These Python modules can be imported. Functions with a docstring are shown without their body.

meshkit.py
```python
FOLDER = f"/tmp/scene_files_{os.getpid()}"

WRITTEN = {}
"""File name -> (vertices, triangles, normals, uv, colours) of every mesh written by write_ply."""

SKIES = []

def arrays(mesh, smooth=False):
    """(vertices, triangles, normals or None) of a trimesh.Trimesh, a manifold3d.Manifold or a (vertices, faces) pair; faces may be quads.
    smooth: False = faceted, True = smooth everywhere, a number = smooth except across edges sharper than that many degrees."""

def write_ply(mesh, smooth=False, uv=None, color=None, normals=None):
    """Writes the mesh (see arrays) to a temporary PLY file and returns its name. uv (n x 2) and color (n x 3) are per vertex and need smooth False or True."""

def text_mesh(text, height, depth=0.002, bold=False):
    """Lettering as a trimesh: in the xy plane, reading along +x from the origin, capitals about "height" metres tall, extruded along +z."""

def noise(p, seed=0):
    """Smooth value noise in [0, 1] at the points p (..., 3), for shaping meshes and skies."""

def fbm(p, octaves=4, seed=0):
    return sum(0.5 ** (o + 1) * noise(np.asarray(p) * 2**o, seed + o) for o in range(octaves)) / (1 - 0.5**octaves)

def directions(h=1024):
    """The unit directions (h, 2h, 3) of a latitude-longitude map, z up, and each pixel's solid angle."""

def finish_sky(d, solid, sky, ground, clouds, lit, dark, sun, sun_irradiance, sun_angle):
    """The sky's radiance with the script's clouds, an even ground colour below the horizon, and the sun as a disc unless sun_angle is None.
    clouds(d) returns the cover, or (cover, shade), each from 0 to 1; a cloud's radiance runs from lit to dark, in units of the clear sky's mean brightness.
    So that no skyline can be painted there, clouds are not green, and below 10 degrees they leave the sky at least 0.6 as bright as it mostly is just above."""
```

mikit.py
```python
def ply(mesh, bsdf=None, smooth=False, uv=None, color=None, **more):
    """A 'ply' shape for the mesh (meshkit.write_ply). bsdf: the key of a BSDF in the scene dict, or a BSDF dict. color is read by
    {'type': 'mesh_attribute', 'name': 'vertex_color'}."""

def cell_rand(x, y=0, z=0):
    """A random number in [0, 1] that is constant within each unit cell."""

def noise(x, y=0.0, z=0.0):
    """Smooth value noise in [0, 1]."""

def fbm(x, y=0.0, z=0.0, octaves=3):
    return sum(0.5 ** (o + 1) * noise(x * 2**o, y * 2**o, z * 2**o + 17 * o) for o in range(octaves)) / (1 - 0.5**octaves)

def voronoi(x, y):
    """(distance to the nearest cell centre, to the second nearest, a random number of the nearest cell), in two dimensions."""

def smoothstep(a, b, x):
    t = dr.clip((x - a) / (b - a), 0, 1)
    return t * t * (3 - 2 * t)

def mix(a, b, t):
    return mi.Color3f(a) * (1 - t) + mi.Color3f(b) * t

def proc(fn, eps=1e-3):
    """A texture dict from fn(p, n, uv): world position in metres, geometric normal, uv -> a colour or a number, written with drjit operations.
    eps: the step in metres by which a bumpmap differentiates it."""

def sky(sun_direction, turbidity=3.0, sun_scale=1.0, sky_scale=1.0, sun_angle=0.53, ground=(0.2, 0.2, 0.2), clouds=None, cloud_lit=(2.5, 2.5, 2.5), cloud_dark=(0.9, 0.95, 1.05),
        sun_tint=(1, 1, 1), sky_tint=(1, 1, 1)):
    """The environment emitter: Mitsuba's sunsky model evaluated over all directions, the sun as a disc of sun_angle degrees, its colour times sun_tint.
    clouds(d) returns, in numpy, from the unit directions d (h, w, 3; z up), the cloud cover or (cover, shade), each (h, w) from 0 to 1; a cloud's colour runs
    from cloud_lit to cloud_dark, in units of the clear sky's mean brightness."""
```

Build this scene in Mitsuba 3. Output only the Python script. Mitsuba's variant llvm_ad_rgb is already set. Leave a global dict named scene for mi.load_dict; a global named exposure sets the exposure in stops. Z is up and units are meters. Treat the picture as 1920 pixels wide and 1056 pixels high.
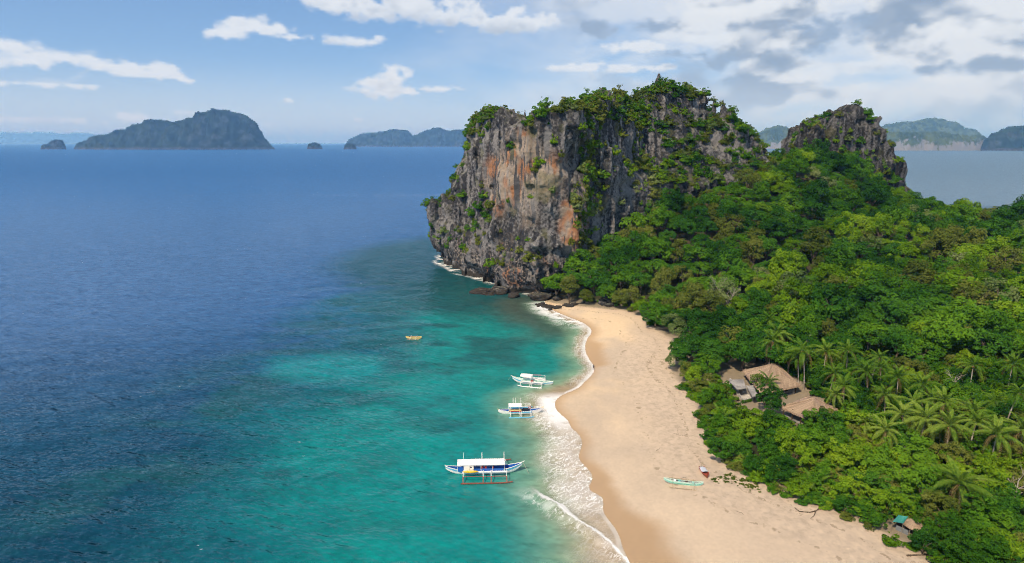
import math, random
import numpy as np
import trimesh
import drjit as dr
import mitsuba as mi
import mikit, meshkit
from mikit import ply, proc, fbm, noise, voronoi, smoothstep, mix, cell_rand
from scipy.interpolate import RBFInterpolator

T = mi.ScalarTransform4f
RNG = np.random.default_rng(7)
scene, labels = {}, {}

# ---------------------------------------------------------------- camera, sky, air, exposure
CAM = np.array([0.0, 0.0, 66.0])
FOCAL, PITCH = 1144.1, math.atan(260 / 1144.1)
fwd = np.array([0, math.cos(PITCH), -math.sin(PITCH)])
scene['camera'] = {'type': 'perspective', 'fov': math.degrees(2 * math.atan(960 / FOCAL)), 'fov_axis': 'x',
                   'near_clip': 1.0, 'far_clip': 120000.0,
                   'to_world': T().look_at(origin=CAM.tolist(), target=(CAM + fwd).tolist(), up=[0, 0, 1]),
                   'medium': {'type': 'ref', 'id': 'air'}}
exposure = 1.75
SUN = (-0.40, -0.55, 0.74)
HAZE = 4.2e-5
scene['air'] = {'type': 'homogeneous', 'albedo': {'type': 'rgb', 'value': [0.50, 0.78, 0.99]},
                'sigma_t': {'type': 'rgb', 'value': [HAZE * 0.7, HAZE, HAZE * 1.45]}}


def bearing(px, py):
    """Azimuth (right of +y) and elevation, degrees, of a direction noted in the survey of the view."""
    u, v = (px - 960) / FOCAL, (528 - py) / FOCAL
    d = np.array([u, math.cos(PITCH) + v * math.sin(PITCH), -math.sin(PITCH) + v * math.cos(PITCH)])
    return math.degrees(math.atan2(d[0], d[1])), math.degrees(math.atan2(d[2], math.hypot(d[0], d[1])))


def sst(a, b, x):
    t = np.clip((x - a) / (b - a), 0, 1)
    return t * t * (3 - 2 * t)


def clouds(d):
    f, nz = meshkit.fbm, meshkit.noise
    az = np.degrees(np.arctan2(d[..., 0], d[..., 1]))
    el = np.degrees(np.arcsin(np.clip(d[..., 2], -1, 1)))
    flat = 1.0 / (np.sin(np.radians(np.maximum(el, 0))) + 0.16)     # cloud layers are seen edge-on towards the horizon
    P = lambda sx, sy, o: np.stack([az / sx + o, el / sy + o * 1.7, az * 0 + o], -1)
    warp = f(P(5, 2.4, 1.0), 3, 41) - 0.5
    w2 = f(P(5, 2.4, 6.0), 3, 43) - 0.5
    Q = lambda sx, sy, o: np.stack([(az + 5 * warp) / sx + o, (el + 2.0 * w2) / sy + o * 1.7, az * 0 + o], -1)
    n1, n2 = f(P(2.2, 1.3, 3), 5, 3), f(P(0.9, 0.6, 9), 4, 11)
    m1, m2, m3 = f(Q(9, 3.6, 2), 5, 51), f(Q(4.5, 1.7, 5), 5, 53), f(Q(14, 3.0, 7), 5, 57)
    # a broken grey and white deck over the right half of the sky, thinning to the left
    side = sst(-14, 18, az + 26 * (m3 - 0.5)) * (1 - sst(100, 150, az))
    deck = sst(0.36, 0.64, m1 * 0.6 + m2 * 0.4 + 0.17 * side - 0.02)
    veil = sst(0.34, 0.62, m3 + 0.12) * 0.75
    cover = side * np.maximum(0.95 * deck, veil) + (1 - side) * 0.55 * sst(0.60, 0.72, m1 * 0.5 + m2 * 0.5) * sst(2, 5, el)
    cover = cover * (0.45 + 0.55 * sst(0, 4, el))
    cover = np.maximum(cover, 0.55 * (1 - sst(0, 7.5, el)))
    shade = sst(0.42, 0.62, 0.40 * m2 + 0.30 * f(Q(6.5, 2.6, 11), 4, 61) + 0.30 * n1) * side * (0.6 + 0.4 * sst(2, 7, el))
    shade = np.maximum(shade, 0.10 * side)
    lumps = [(35, 112, 80, 16, 0), (130, 110, 110, 9, 0), (215, 124, 90, 10, 0), (275, 140, 60, 7, 0), (20, 88, 42, 16, 0), (80, 160, 110, 4, 0), (185, 128, 20, 5, 0),
             (420, 62, 40, 13, 0), (470, 52, 48, 16, 0), (520, 56, 34, 13, 0), (550, 70, 30, 6, 0), (445, 40, 16, 8, 0), (722, 174, 56, 22, 1), (704, 160, 34, 20, 1), (738, 152, 34, 30, 1), (688, 170, 22, 12, 1), (760, 172, 26, 12, 1),
             (820, 168, 40, 7, 1), (770, 176, 24, 6, 1), (250, 224, 34, 10, 1), (300, 230, 30, 8, 1), (60, 226, 70, 5, 1), (140, 228, 50, 6, 1), (352, 152, 16, 7, 1), (200, 232, 24, 5, 1),
             (672, 225, 12, 5, 1), (335, 212, 22, 4, 1), (545, 190, 9, 4, 1), (505, 235, 12, 4, 1),
             (620, 12, 46, 22, 2), (690, 20, 70, 22, 2), (760, 14, 70, 22, 2), (840, 30, 80, 24, 2), (920, 42, 80, 22, 2), (1000, 48, 70, 20, 2), (670, 80, 54, 10, 2),
             (1080, 128, 60, 11, 0), (1170, 130, 40, 10, 0), (1230, 128, 36, 9, 0), (1760, 62, 60, 20, 0), (1720, 74, 40, 14, 0), (1850, 60, 60, 16, 0), (1730, 76, 60, 22, 0), (1690, 60, 40, 12, 0), (1540, 142, 60, 16, 0), (1380, 20, 90, 14, 0), (1640, 120, 70, 10, 0), (1800, 150, 60, 9, 0), (1480, 84, 60, 10, 0), (1200, 90, 60, 12, 0), (1330, 76, 60, 10, 0), (1620, 165, 40, 10, 0), (1480, 150, 40, 8, 0)]
    for (px, py, rx, ry, kind) in lumps:
        a, e = bearing(px, py)
        ra, re = rx / 20.0, ry / 20.0
        q = ((az - a) / ra) ** 2 + ((el - e) / re) ** 2
        r = 1 - np.sqrt(q) + 1.5 * (n2 - 0.5) + 1.1 * (n1 - 0.5) - 0.35 * np.clip((e - el) / re, 0, 2)
        c = np.where(q < 9, sst(-0.12, 0.50, r), 0) * (0.97 if kind == 1 else 0.87)
        cover = np.maximum(cover, c)
        under = sst(-0.5, 1.1, (e - el) / re + 2.2 * (n2 - 0.5))
        shade = shade * (1 - c) + c * under * (0.62 if kind == 2 else 0.4 if kind else 0.10)
    for (px, py, rx, ry) in [(1240, 50, 40, 10), (1430, 48, 50, 10), (1500, 52, 40, 8), (1110, 55, 45, 14), (1840, 122, 110, 12), (1560, 60, 60, 36), (1660, 40, 50, 40), (1380, 110, 90, 18), (1300, 104, 60, 10)]:
        a, e = bearing(px, py)
        q = ((az - a) / (rx / 20.)) ** 2 + ((el - e) / (ry / 20.)) ** 2
        r = 1 - np.sqrt(q) + 1.6 * (n2 - 0.5) + 1.4 * (n1 - 0.5)
        c = np.where(q < 9, sst(-0.35, 0.75, r), 0)
        cover, shade = np.maximum(cover, c * 0.8), np.maximum(shade, c * 0.92)
    return np.clip(cover, 0, 1), np.clip(shade, 0, 1)


scene['sky'] = mikit.sky(SUN, turbidity=2.6, clouds=clouds, cloud_lit=(2.95, 3.05, 3.15), cloud_dark=(1.05, 1.32, 1.72), sky_tint=(0.92, 0.98, 1.06))


# ---------------------------------------------------------------- small helpers
def at(px, py, z=0.0):
    """Survey helper: where the sight line of a picture point meets the level z."""
    u, v = (px - 960) / FOCAL, (528 - py) / FOCAL
    d = np.array([u, math.cos(PITCH) + v * math.sin(PITCH), -math.sin(PITCH) + v * math.cos(PITCH)])
    return CAM + d * (z - CAM[2]) / d[2]


def tag(key, label, category=None, group=None, kind=None):
    labels[key] = {k: v for k, v in dict(label=label, category=category, group=group, kind=kind).items() if v}


USED = {}


def numbered(name):
    n = USED.get(name, -1) + 1
    USED[name] = n
    return name if n == 0 else f'{name}_{n:03d}'


def mat(m):
    return T(np.asarray(m, float).tolist())


def poly_dist(P, A, closed=False):
    """Distance from points P (n,2) to a polyline A (m,2)."""
    A = np.asarray(A, float)
    B = np.vstack([A, A[:1]]) if closed else A
    best = np.full(len(P), 1e18)
    for a, b in zip(B[:-1], B[1:]):
        ab = b - a
        t = np.clip(((P - a) @ ab) / (ab @ ab), 0, 1)
        best = np.minimum(best, ((P - a - t[:, None] * ab) ** 2).sum(1))
    return np.sqrt(best)


def inside(P, A):
    A = np.asarray(A, float)
    c = np.zeros(len(P), bool)
    x, y = P[:, 0], P[:, 1]
    for a, b in zip(A, np.roll(A, -1, 0)):
        k = (a[1] > y) != (b[1] > y)
        c ^= k & (x < (b[0] - a[0]) * (y - a[1]) / (b[1] - a[1] + 1e-12) + a[0])
    return c


def smooth_line(A, n=3):
    A = np.asarray(A, float)
    for _ in range(n):
        A = np.vstack([A[:1], np.stack([0.75 * A[:-1] + 0.25 * A[1:], 0.25 * A[:-1] + 0.75 * A[1:]], 1).reshape(-1, 2), A[-1:]])
    return A


def grid_faces(nx, ny):
    i, j = np.meshgrid(np.arange(nx - 1), np.arange(ny - 1), indexing='ij')
    a = (i * ny + j).ravel()
    return np.vstack([np.stack([a, a + ny, a + ny + 1], 1), np.stack([a, a + ny + 1, a + 1], 1)])


def surface_net(f, lo, h):
    """Naive surface nets: f > 0 inside; returns vertices and triangles facing outwards."""
    s = f > 0
    n = np.array(f.shape)
    c = [np.s_[:-1], np.s_[1:]]
    corner = lambda A, i, j, k: A[c[i], c[j], c[k]]
    total = sum(corner(s, i, j, k).astype(np.int8) for i, j, k in np.ndindex(2, 2, 2))
    act = (total > 0) & (total < 8)
    idx = np.argwhere(act)
    acc, cnt = np.zeros((len(idx), 3)), np.zeros(len(idx))
    for ax in range(3):
        for u, v in np.ndindex(2, 2):
            o0 = [0, 0, 0]; oth = [a for a in range(3) if a != ax]
            o0[oth[0]], o0[oth[1]] = u, v
            o1 = list(o0); o1[ax] = 1
            a = f[tuple((idx + o0).T)]; b = f[tuple((idx + o1).T)]
            k = (a > 0) != (b > 0)
            t = np.where(k, a / np.where(k, a - b, 1), 0)
            p = idx + np.array(o0, float); p = p.astype(float); p[:, ax] += t
            acc += np.where(k[:, None], p, 0); cnt += k
    V = lo + h * acc / cnt[:, None]
    num = np.full(n - 1, -1, np.int64); num[act] = np.arange(len(idx))
    F = []
    for ax in range(3):
        o = [a for a in range(3) if a != ax]
        sl0, sl1 = [slice(None)] * 3, [slice(None)] * 3
        sl0[ax], sl1[ax] = slice(0, -1), slice(1, None)
        ch = s[tuple(sl0)] != s[tuple(sl1)]
        e = np.argwhere(ch)
        e = e[(e[:, o[0]] > 0) & (e[:, o[1]] > 0) & (e[:, o[0]] < n[o[0]] - 1) & (e[:, o[1]] < n[o[1]] - 1)]
        q = []
        for u, v in ((1, 1), (0, 1), (0, 0), (1, 0)):
            w = e.copy(); w[:, o[0]] -= u; w[:, o[1]] -= v
            q.append(num[tuple(w.T)])
        q = np.stack(q, 1)
        into = s[tuple(e.T)]
        flip = into if ax != 1 else ~into
        q[~flip] = q[~flip][:, ::-1]
        F.append(q[:, [0, 1, 2]]); F.append(q[:, [0, 2, 3]])
    return V, np.vstack(F)


# ---------------------------------------------------------------- survey of the island
BEACH = smooth_line([(27, 62), (22, 76), (19.0, 86)] + [tuple(at(*q)[:2]) for q in [(1168, 1035), (1164, 1008), (1150, 985), (1128, 958), (1134, 935), (1118, 926), (1100, 916), (1113, 900), (1108, 884), (1088, 866), (1084, 852), (1094, 834), (1088, 816),
                     (1070, 802), (1066, 788), (1050, 776), (1040, 764), (1042, 748), (1060, 738), (1086, 728), (1096, 716), (1108, 706), (1118, 690), (1104, 674), (1096, 655), (1100, 636), (1112, 622), (1100, 608), (1070, 596), (1045, 586), (1028, 577)]] + [(14.5, 245)], 2)
CLIFFBASE = np.array([(14, 252), (20, 268), (30, 285), (10, 310), (-10, 330), (-20, 350)])
TREELINE = smooth_line([(70, 60), (66, 80), (62.5, 88), (59.8, 94), (51.5, 100), (46.5, 108.5), (42.5, 117), (43.7, 132), (46.5, 147), (44, 165), (50, 178), (53, 191), (50, 205),
                        (49.5, 217), (47, 229), (34, 236), (21, 242), (14, 249)], 2)
FOOT = np.array([(-43, 336), (-29, 312), (-10, 285), (1, 269), (11, 258), (24, 260), (40, 278), (70, 302), (105, 316), (135, 332), (156, 350), (163, 372), (158, 400), (90, 412), (10, 402), (-30, 385), (-46, 360)], float)
ISLAND = np.vstack([BEACH, CLIFFBASE, [(-10, 390), (20, 420), (120, 450), (200, 460), (290, 445), (330, 400), (370, 330), (420, 200), (430, 60), (400, 0), (60, 0)]])
HILL = np.array([(50, 170, 0), (80, 150, 0), (100, 120, 0), (110, 180, 1), (80, 95, 0), (75, 210, 2), (60, 232, 1.5), (120, 260, 5), (170, 260, 7), (218, 260, 8), (100, 230, 3),
                 (150, 200, 3), (200, 200, 5), (276, 330, 22), (213, 330, 20), (245, 372, 12), (147, 345, 48), (165, 372, 50), (120, 308, 35), (90, 288, 27), (66, 278, 19), (45, 262, 11),
                 (25, 252, 4), (185, 378, 54), (203, 374, 46), (222, 378, 31), (240, 386, 15), (180, 330, 28), (150, 310, 24), (300, 420, 0), (330, 330, 16), (330, 250, 10), (60, 60, 0), (300, 100, 0),
                 (250, 150, 3), (60, 280, 12), (0, 400, 4), (100, 430, 6), (200, 450, 2), (-30, 340, 0), (0, 290, 2), (40, 120, 0), (30, 200, 0)], float)
_hill = RBFInterpolator(HILL[:, :2], HILL[:, 2], kernel='linear')
_gx, _gy = np.arange(-120, 460, 6.0), np.arange(-40, 560, 6.0)
_X, _Y = np.meshgrid(_gx, _gy, indexing='ij')
from scipy.ndimage import gaussian_filter, map_coordinates
_HG = gaussian_filter(_hill(np.stack([_X.ravel(), _Y.ravel()], 1)).reshape(_X.shape), 1.2)


def shore(P):
    """Signed distance from the island's waterline: positive on land."""
    d = poly_dist(P, ISLAND, True)
    return np.where(inside(P, ISLAND), d, -d)


def wooded(P):
    """Signed distance behind the tree line: positive in the forest."""
    d = poly_dist(P, TREELINE)
    poly = np.vstack([TREELINE, [(14, 460), (440, 460), (440, 60)]])
    return np.where(inside(P, poly), d, -d)


def ground(P):
    P = np.atleast_2d(np.asarray(P, float))[:, :2]
    d, w = shore(P), wooded(P)
    z = np.where(d > 0, 2.6 * (1 - np.exp(-np.maximum(d, 0) / 22.0)), np.maximum(d * 0.10, -7.0))
    h = map_coordinates(_HG, [(P[:, 0] + 120) / 6, (P[:, 1] + 40) / 6], order=1, mode='nearest')
    rise = sst(1, 16 + 10 * sst(245, 215, P[:, 1]), w) * sst(0, 14, d)
    u = (meshkit.fbm(np.stack([P[:, 0] / 9, P[:, 1] / 9, P[:, 0] * 0], 1), 3) - 0.5) * (0.25 + 1.2 * sst(4, 30, w)) * sst(0, 10, d)
    return z + np.maximum(h, 0) * rise + u


# ---------------------------------------------------------------- materials of the setting
def rgb(r, g, b):
    """Linear value of an 8-bit sRGB colour."""
    c = np.array([r, g, b]) / 255.0
    return np.where(c < 0.04045, c / 12.92, ((c + 0.055) / 1.055) ** 2.4).tolist()


def sea_colour(p, n, uv):
    x, y, d, rock = p.x, p.y, uv.x, uv.y
    big = fbm(x / 46, y / 40, 3.1, 4) - 0.5
    mid = fbm(x / 15, y / 9, 7.7, 4) - 0.5
    fine = fbm(x / 3.2, y / 2.2, 1.3, 3) - 0.5
    # depth runs with the distance from the beach; the bottom is uneven
    w = d + 46 * big + 14 * mid
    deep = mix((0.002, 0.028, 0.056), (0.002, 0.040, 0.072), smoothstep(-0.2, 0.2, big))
    far = mix((0.018, 0.084, 0.225), (0.040, 0.105, 0.240), smoothstep(-40, -170, x) * (1 - smoothstep(350, 900, y)))  # open-sea blues with some sky reflection put into the colour, paler at left
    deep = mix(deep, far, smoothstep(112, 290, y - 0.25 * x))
    deep = mix(deep, (0.055, 0.112, 0.172), smoothstep(60, 240, x))  # greyer to the right: reflection of bright clouds put into the water colour
    c = mix((0.003, 0.195, 0.185), (0.003, 0.10, 0.125), smoothstep(48, 78, w))
    c = mix(c, deep, smoothstep(70, 104, w))
    reef = smoothstep(-0.01, 0.15, fbm(x / 24, y / 15, 11.5, 4) - 0.5 + 0.10 * smoothstep(120, 160, y) - 0.05) * smoothstep(14, 26, d) * (1 - smoothstep(84, 125, d))
    c = mix(c, (0.008, 0.070, 0.080), 0.72 * reef)
    patch = smoothstep(18, 7, dr.sqrt(dr.square((x + 55) * 0.8) + dr.square(y - 173)) + 14 * mid)
    c = mix(c, (0.006, 0.20, 0.215), 0.75 * patch)
    rough_bed = smoothstep(0.02, 0.22, mid + 0.35 * fine) * smoothstep(6, 16, d) * (1 - smoothstep(60, 95, w))
    c = mix(c, (0.012, 0.12, 0.11), 0.45 * rough_bed)
    cliff_reflection = smoothstep(205, 250, y + 10 * mid) * (1 - smoothstep(40, 75, rock + 20 * big))  # reflection of the cliff, put into the water colour as a dark zone
    c = mix(c, (0.006, 0.055, 0.062), 0.85 * cliff_reflection)
    weed = smoothstep(190, 212, y) * (1 - smoothstep(14, 30, d + 12 * mid))
    c = mix(c, (0.055, 0.075, 0.055), 0.8 * weed)
    upper = smoothstep(150, 175, y)
    c = mix((0.17, 0.29, 0.19), c, smoothstep(6 - 3 * upper, 22 - 9 * upper, d + 8 * mid))
    c = mix((0.33, 0.26, 0.17), c, smoothstep(1.5, 12.5 - 7 * smoothstep(145, 170, y), d + 5 * mid + 2 * fine))
    c = c * (1 + 0.6 * fine + 0.35 * (fbm(x / 1.3, y / 0.7, 12.0, 2) - 0.5))
    # foam: the wash on the sand, the breaking wave, the lace it leaves, and the rocks
    fa, fb = 0.80 * x + 0.60 * y + 2.4 * mid, 0.80 * y - 0.60 * x + 2.0 * mid
    def vein(u, v, k, sharp):
        q = fbm(u, v, k, 2)
        return smoothstep(sharp, 0.0, dr.abs(q - 0.5))
    wx = 0.9 * (noise(x * 1.3, y * 1.3, 8.0) - 0.5)
    web = dr.maximum(vein(fa / 3.4 + wx, fb / 0.95 + wx, 1.0, 0.050), vein(fa / 1.7 + 9 + wx, fb / 0.62, 4.0, 0.055))
    web2 = vein(fa / 1.1 + wx, fb / 0.5 + wx, 6.0, 0.07)
    southern = 1 - smoothstep(150, 156, y)
    lively = fbm(x / 6 + 5, y / 7, 2.0, 3)
    bare = smoothstep(103, 97, y)
    wash = southern * smoothstep(11.5, 4.5, d + 6 * mid) * (1 - 0.75 * bare)
    foam = dr.maximum(web, 0.85 * web2 * smoothstep(0.36, 0.55, lively)) * wash * smoothstep(0.24, 0.5, lively + 0.25 * smoothstep(8, 2, d))
    milky = 0.30 * wash * smoothstep(0.40, 0.64, lively + 0.12 * smoothstep(7, 2, d))
    foam = dr.maximum(foam, milky)
    heavy = southern * smoothstep(126, 141, y + 6 * mid) * smoothstep(6.5, 3.0, d + 7 * mid)
    foam = dr.maximum(foam, heavy * smoothstep(-0.36, -0.02, fine + 0.25 * mid))
    edge = (0.45 + 0.55 * smoothstep(140, 165, y)) * smoothstep(0.8 + 0.8 * smoothstep(150, 170, y), 0.2, dr.abs(d + 1.0 * mid - 0.3)) * smoothstep(0.25, 0.5, lively + 0.2 * smoothstep(150, 170, y))
    foam = dr.maximum(foam, edge * (0.7 + 0.6 * fine))
    line = 0.52 * (y - 86.0) + 3.0 * mid
    breaker = smoothstep(109, 103, y)
    crest = smoothstep(1.5, 0.6, dr.abs(d - line) + 2.2 * (fine + 0.12) * (0.5 + lively)) * breaker
    trail = smoothstep(6.0, 1.0, d - line) * smoothstep(-0.5, 0.4, d - line) * breaker * dr.maximum(web2, 0.7 * smoothstep(0.0, 0.25, fine))
    foam = dr.maximum(foam, dr.maximum(crest, 0.7 * trail))
    mid_line = smoothstep(156, 166, y) * (1 - smoothstep(214, 220, y)) * smoothstep(6.5, 0.5, d + 4 * mid) * dr.maximum(web, web2)
    foam = dr.maximum(foam, 0.9 * mid_line)
    north = smoothstep(208, 220, y) * smoothstep(13, 6, d + 8 * mid + 2)
    foam = dr.maximum(foam, north * dr.maximum(web, smoothstep(-0.04, 0.20, fine + mid)))
    surf = smoothstep(5.0, 1.2, rock + 10 * mid + 2.5) * smoothstep(-0.12, 0.16, fine + 0.5 * mid)
    foam = dr.maximum(foam, surf)
    caps = 0.55 * smoothstep(0.86, 0.93, fbm(x / 2.2, y / 0.55, 31.0, 3)) * smoothstep(0.66, 0.74, noise(x / 19, y / 13, 5.0)) * smoothstep(40, 70, d)
    foam = dr.clip(dr.maximum(foam, caps), 0, 1)
    return mix(c, (0.80, 0.82, 0.82), foam)


def sea_rough(p, n, uv):
    return 0.17 + 0.18 * smoothstep(250, 1600, p.y)


def sea_bump(p, n, uv):
    x, y = p.x, p.y
    a = x * 0.94 - y * 0.34
    b = x * 0.34 + y * 0.94
    near = 1 - 0.75 * smoothstep(18, 3, uv.x)
    q1 = fbm(a / 7.5, b / 3.2, 0.5, 3)
    q2 = fbm(a / 2.3, b / 1.05, 4.5, 3)
    crest = 1 - dr.sqrt(dr.square(2 * q1 - 1) + 0.02)
    h = 0.36 * crest + 0.62 * q1 + 0.48 * q2 + 0.5 * fbm(x / 17, y / 12, 2.5, 2)
    near = near * (0.45 + 0.55 * smoothstep(25, 75, uv.x))
    return h * near


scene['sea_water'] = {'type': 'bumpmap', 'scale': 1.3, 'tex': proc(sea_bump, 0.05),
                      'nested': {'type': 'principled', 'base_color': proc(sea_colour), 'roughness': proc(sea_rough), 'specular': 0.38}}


def land_colour(p, n, uv):
    d, w = uv.x, uv.y
    x, y = p.x, p.y
    big = fbm(x / 17, y / 22, 1.0, 4) - 0.5
    fine = fbm(x / 1.1, y / 1.3, 2.0, 3) - 0.5
    tiny = fbm(x * 2.3, y * 2.3, 5.0, 2) - 0.5
    sand = mix(mix((0.545, 0.44, 0.322), (0.60, 0.465, 0.305), smoothstep(118, 165, y)), (0.46, 0.375, 0.28), smoothstep(-0.2, 0.2, big + 0.25 * fbm(x / 4.0, y / 6.0, 9.0, 3) - 0.125))
    sand = mix(sand, (0.49, 0.395, 0.295), smoothstep(8, 22, d + 10 * big))
    trod = smoothstep(-19, -9, w + 9 * big) * (1 - smoothstep(190, 215, y))
    prints = smoothstep(0.52, 0.70, fbm(x / 0.75, y / 0.75, 15.0, 2))
    sand = sand * (1 + (0.08 + 0.20 * trod) * fine + 0.12 * tiny - 0.10 * trod * prints)
    wrack = smoothstep(0.9, 0.2, dr.abs(w + 13.5 + 9 * big)) * smoothstep(0.08, 0.25, fine) + smoothstep(0.7, 0.1, dr.abs(w + 4.5 + 7 * big)) * smoothstep(0.02, 0.2, tiny + 0.5 * fine)
    sand = mix(sand, (0.16, 0.115, 0.07), 0.55 * dr.clip(wrack, 0, 1))
    reach = 0.6 + 4.0 * smoothstep(0.45, 0.65, noise(x / 40, y / 19 + 0.35, 4.0)) + 2.0 * smoothstep(104, 94, y)
    damp = smoothstep(reach + 3.4, reach - 1.6, d + 4 * big + 0.5 * fine)
    sand = mix(sand, (0.37, 0.245, 0.135), 0.8 * damp)
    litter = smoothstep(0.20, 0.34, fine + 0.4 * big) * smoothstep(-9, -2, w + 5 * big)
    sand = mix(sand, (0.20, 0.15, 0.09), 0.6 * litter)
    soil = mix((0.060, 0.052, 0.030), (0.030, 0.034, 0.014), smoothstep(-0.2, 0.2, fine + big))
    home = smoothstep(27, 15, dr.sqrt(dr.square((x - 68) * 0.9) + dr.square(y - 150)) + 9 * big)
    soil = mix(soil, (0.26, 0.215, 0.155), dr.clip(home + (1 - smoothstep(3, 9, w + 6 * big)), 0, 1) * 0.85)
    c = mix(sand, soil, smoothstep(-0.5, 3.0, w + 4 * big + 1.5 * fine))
    wet_bed = smoothstep(0.2, -0.6, d)
    return mix(c, (0.30, 0.24, 0.14), wet_bed)


def land_bump(p, n, uv):
    x, y = p.x, p.y
    trod = smoothstep(-20, -8, uv.y) * smoothstep(2, 8, uv.x)
    return (0.04 + 0.26 * trod) * fbm(x / 0.9, y / 1.0, 0.0, 3) + 0.25 * fbm(x / 9, y / 7, 6.0, 2)


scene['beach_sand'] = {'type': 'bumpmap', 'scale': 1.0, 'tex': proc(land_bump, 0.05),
                       'nested': {'type': 'principled', 'base_color': proc(land_colour), 'roughness': 0.85, 'specular': 0.2}}


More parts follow.
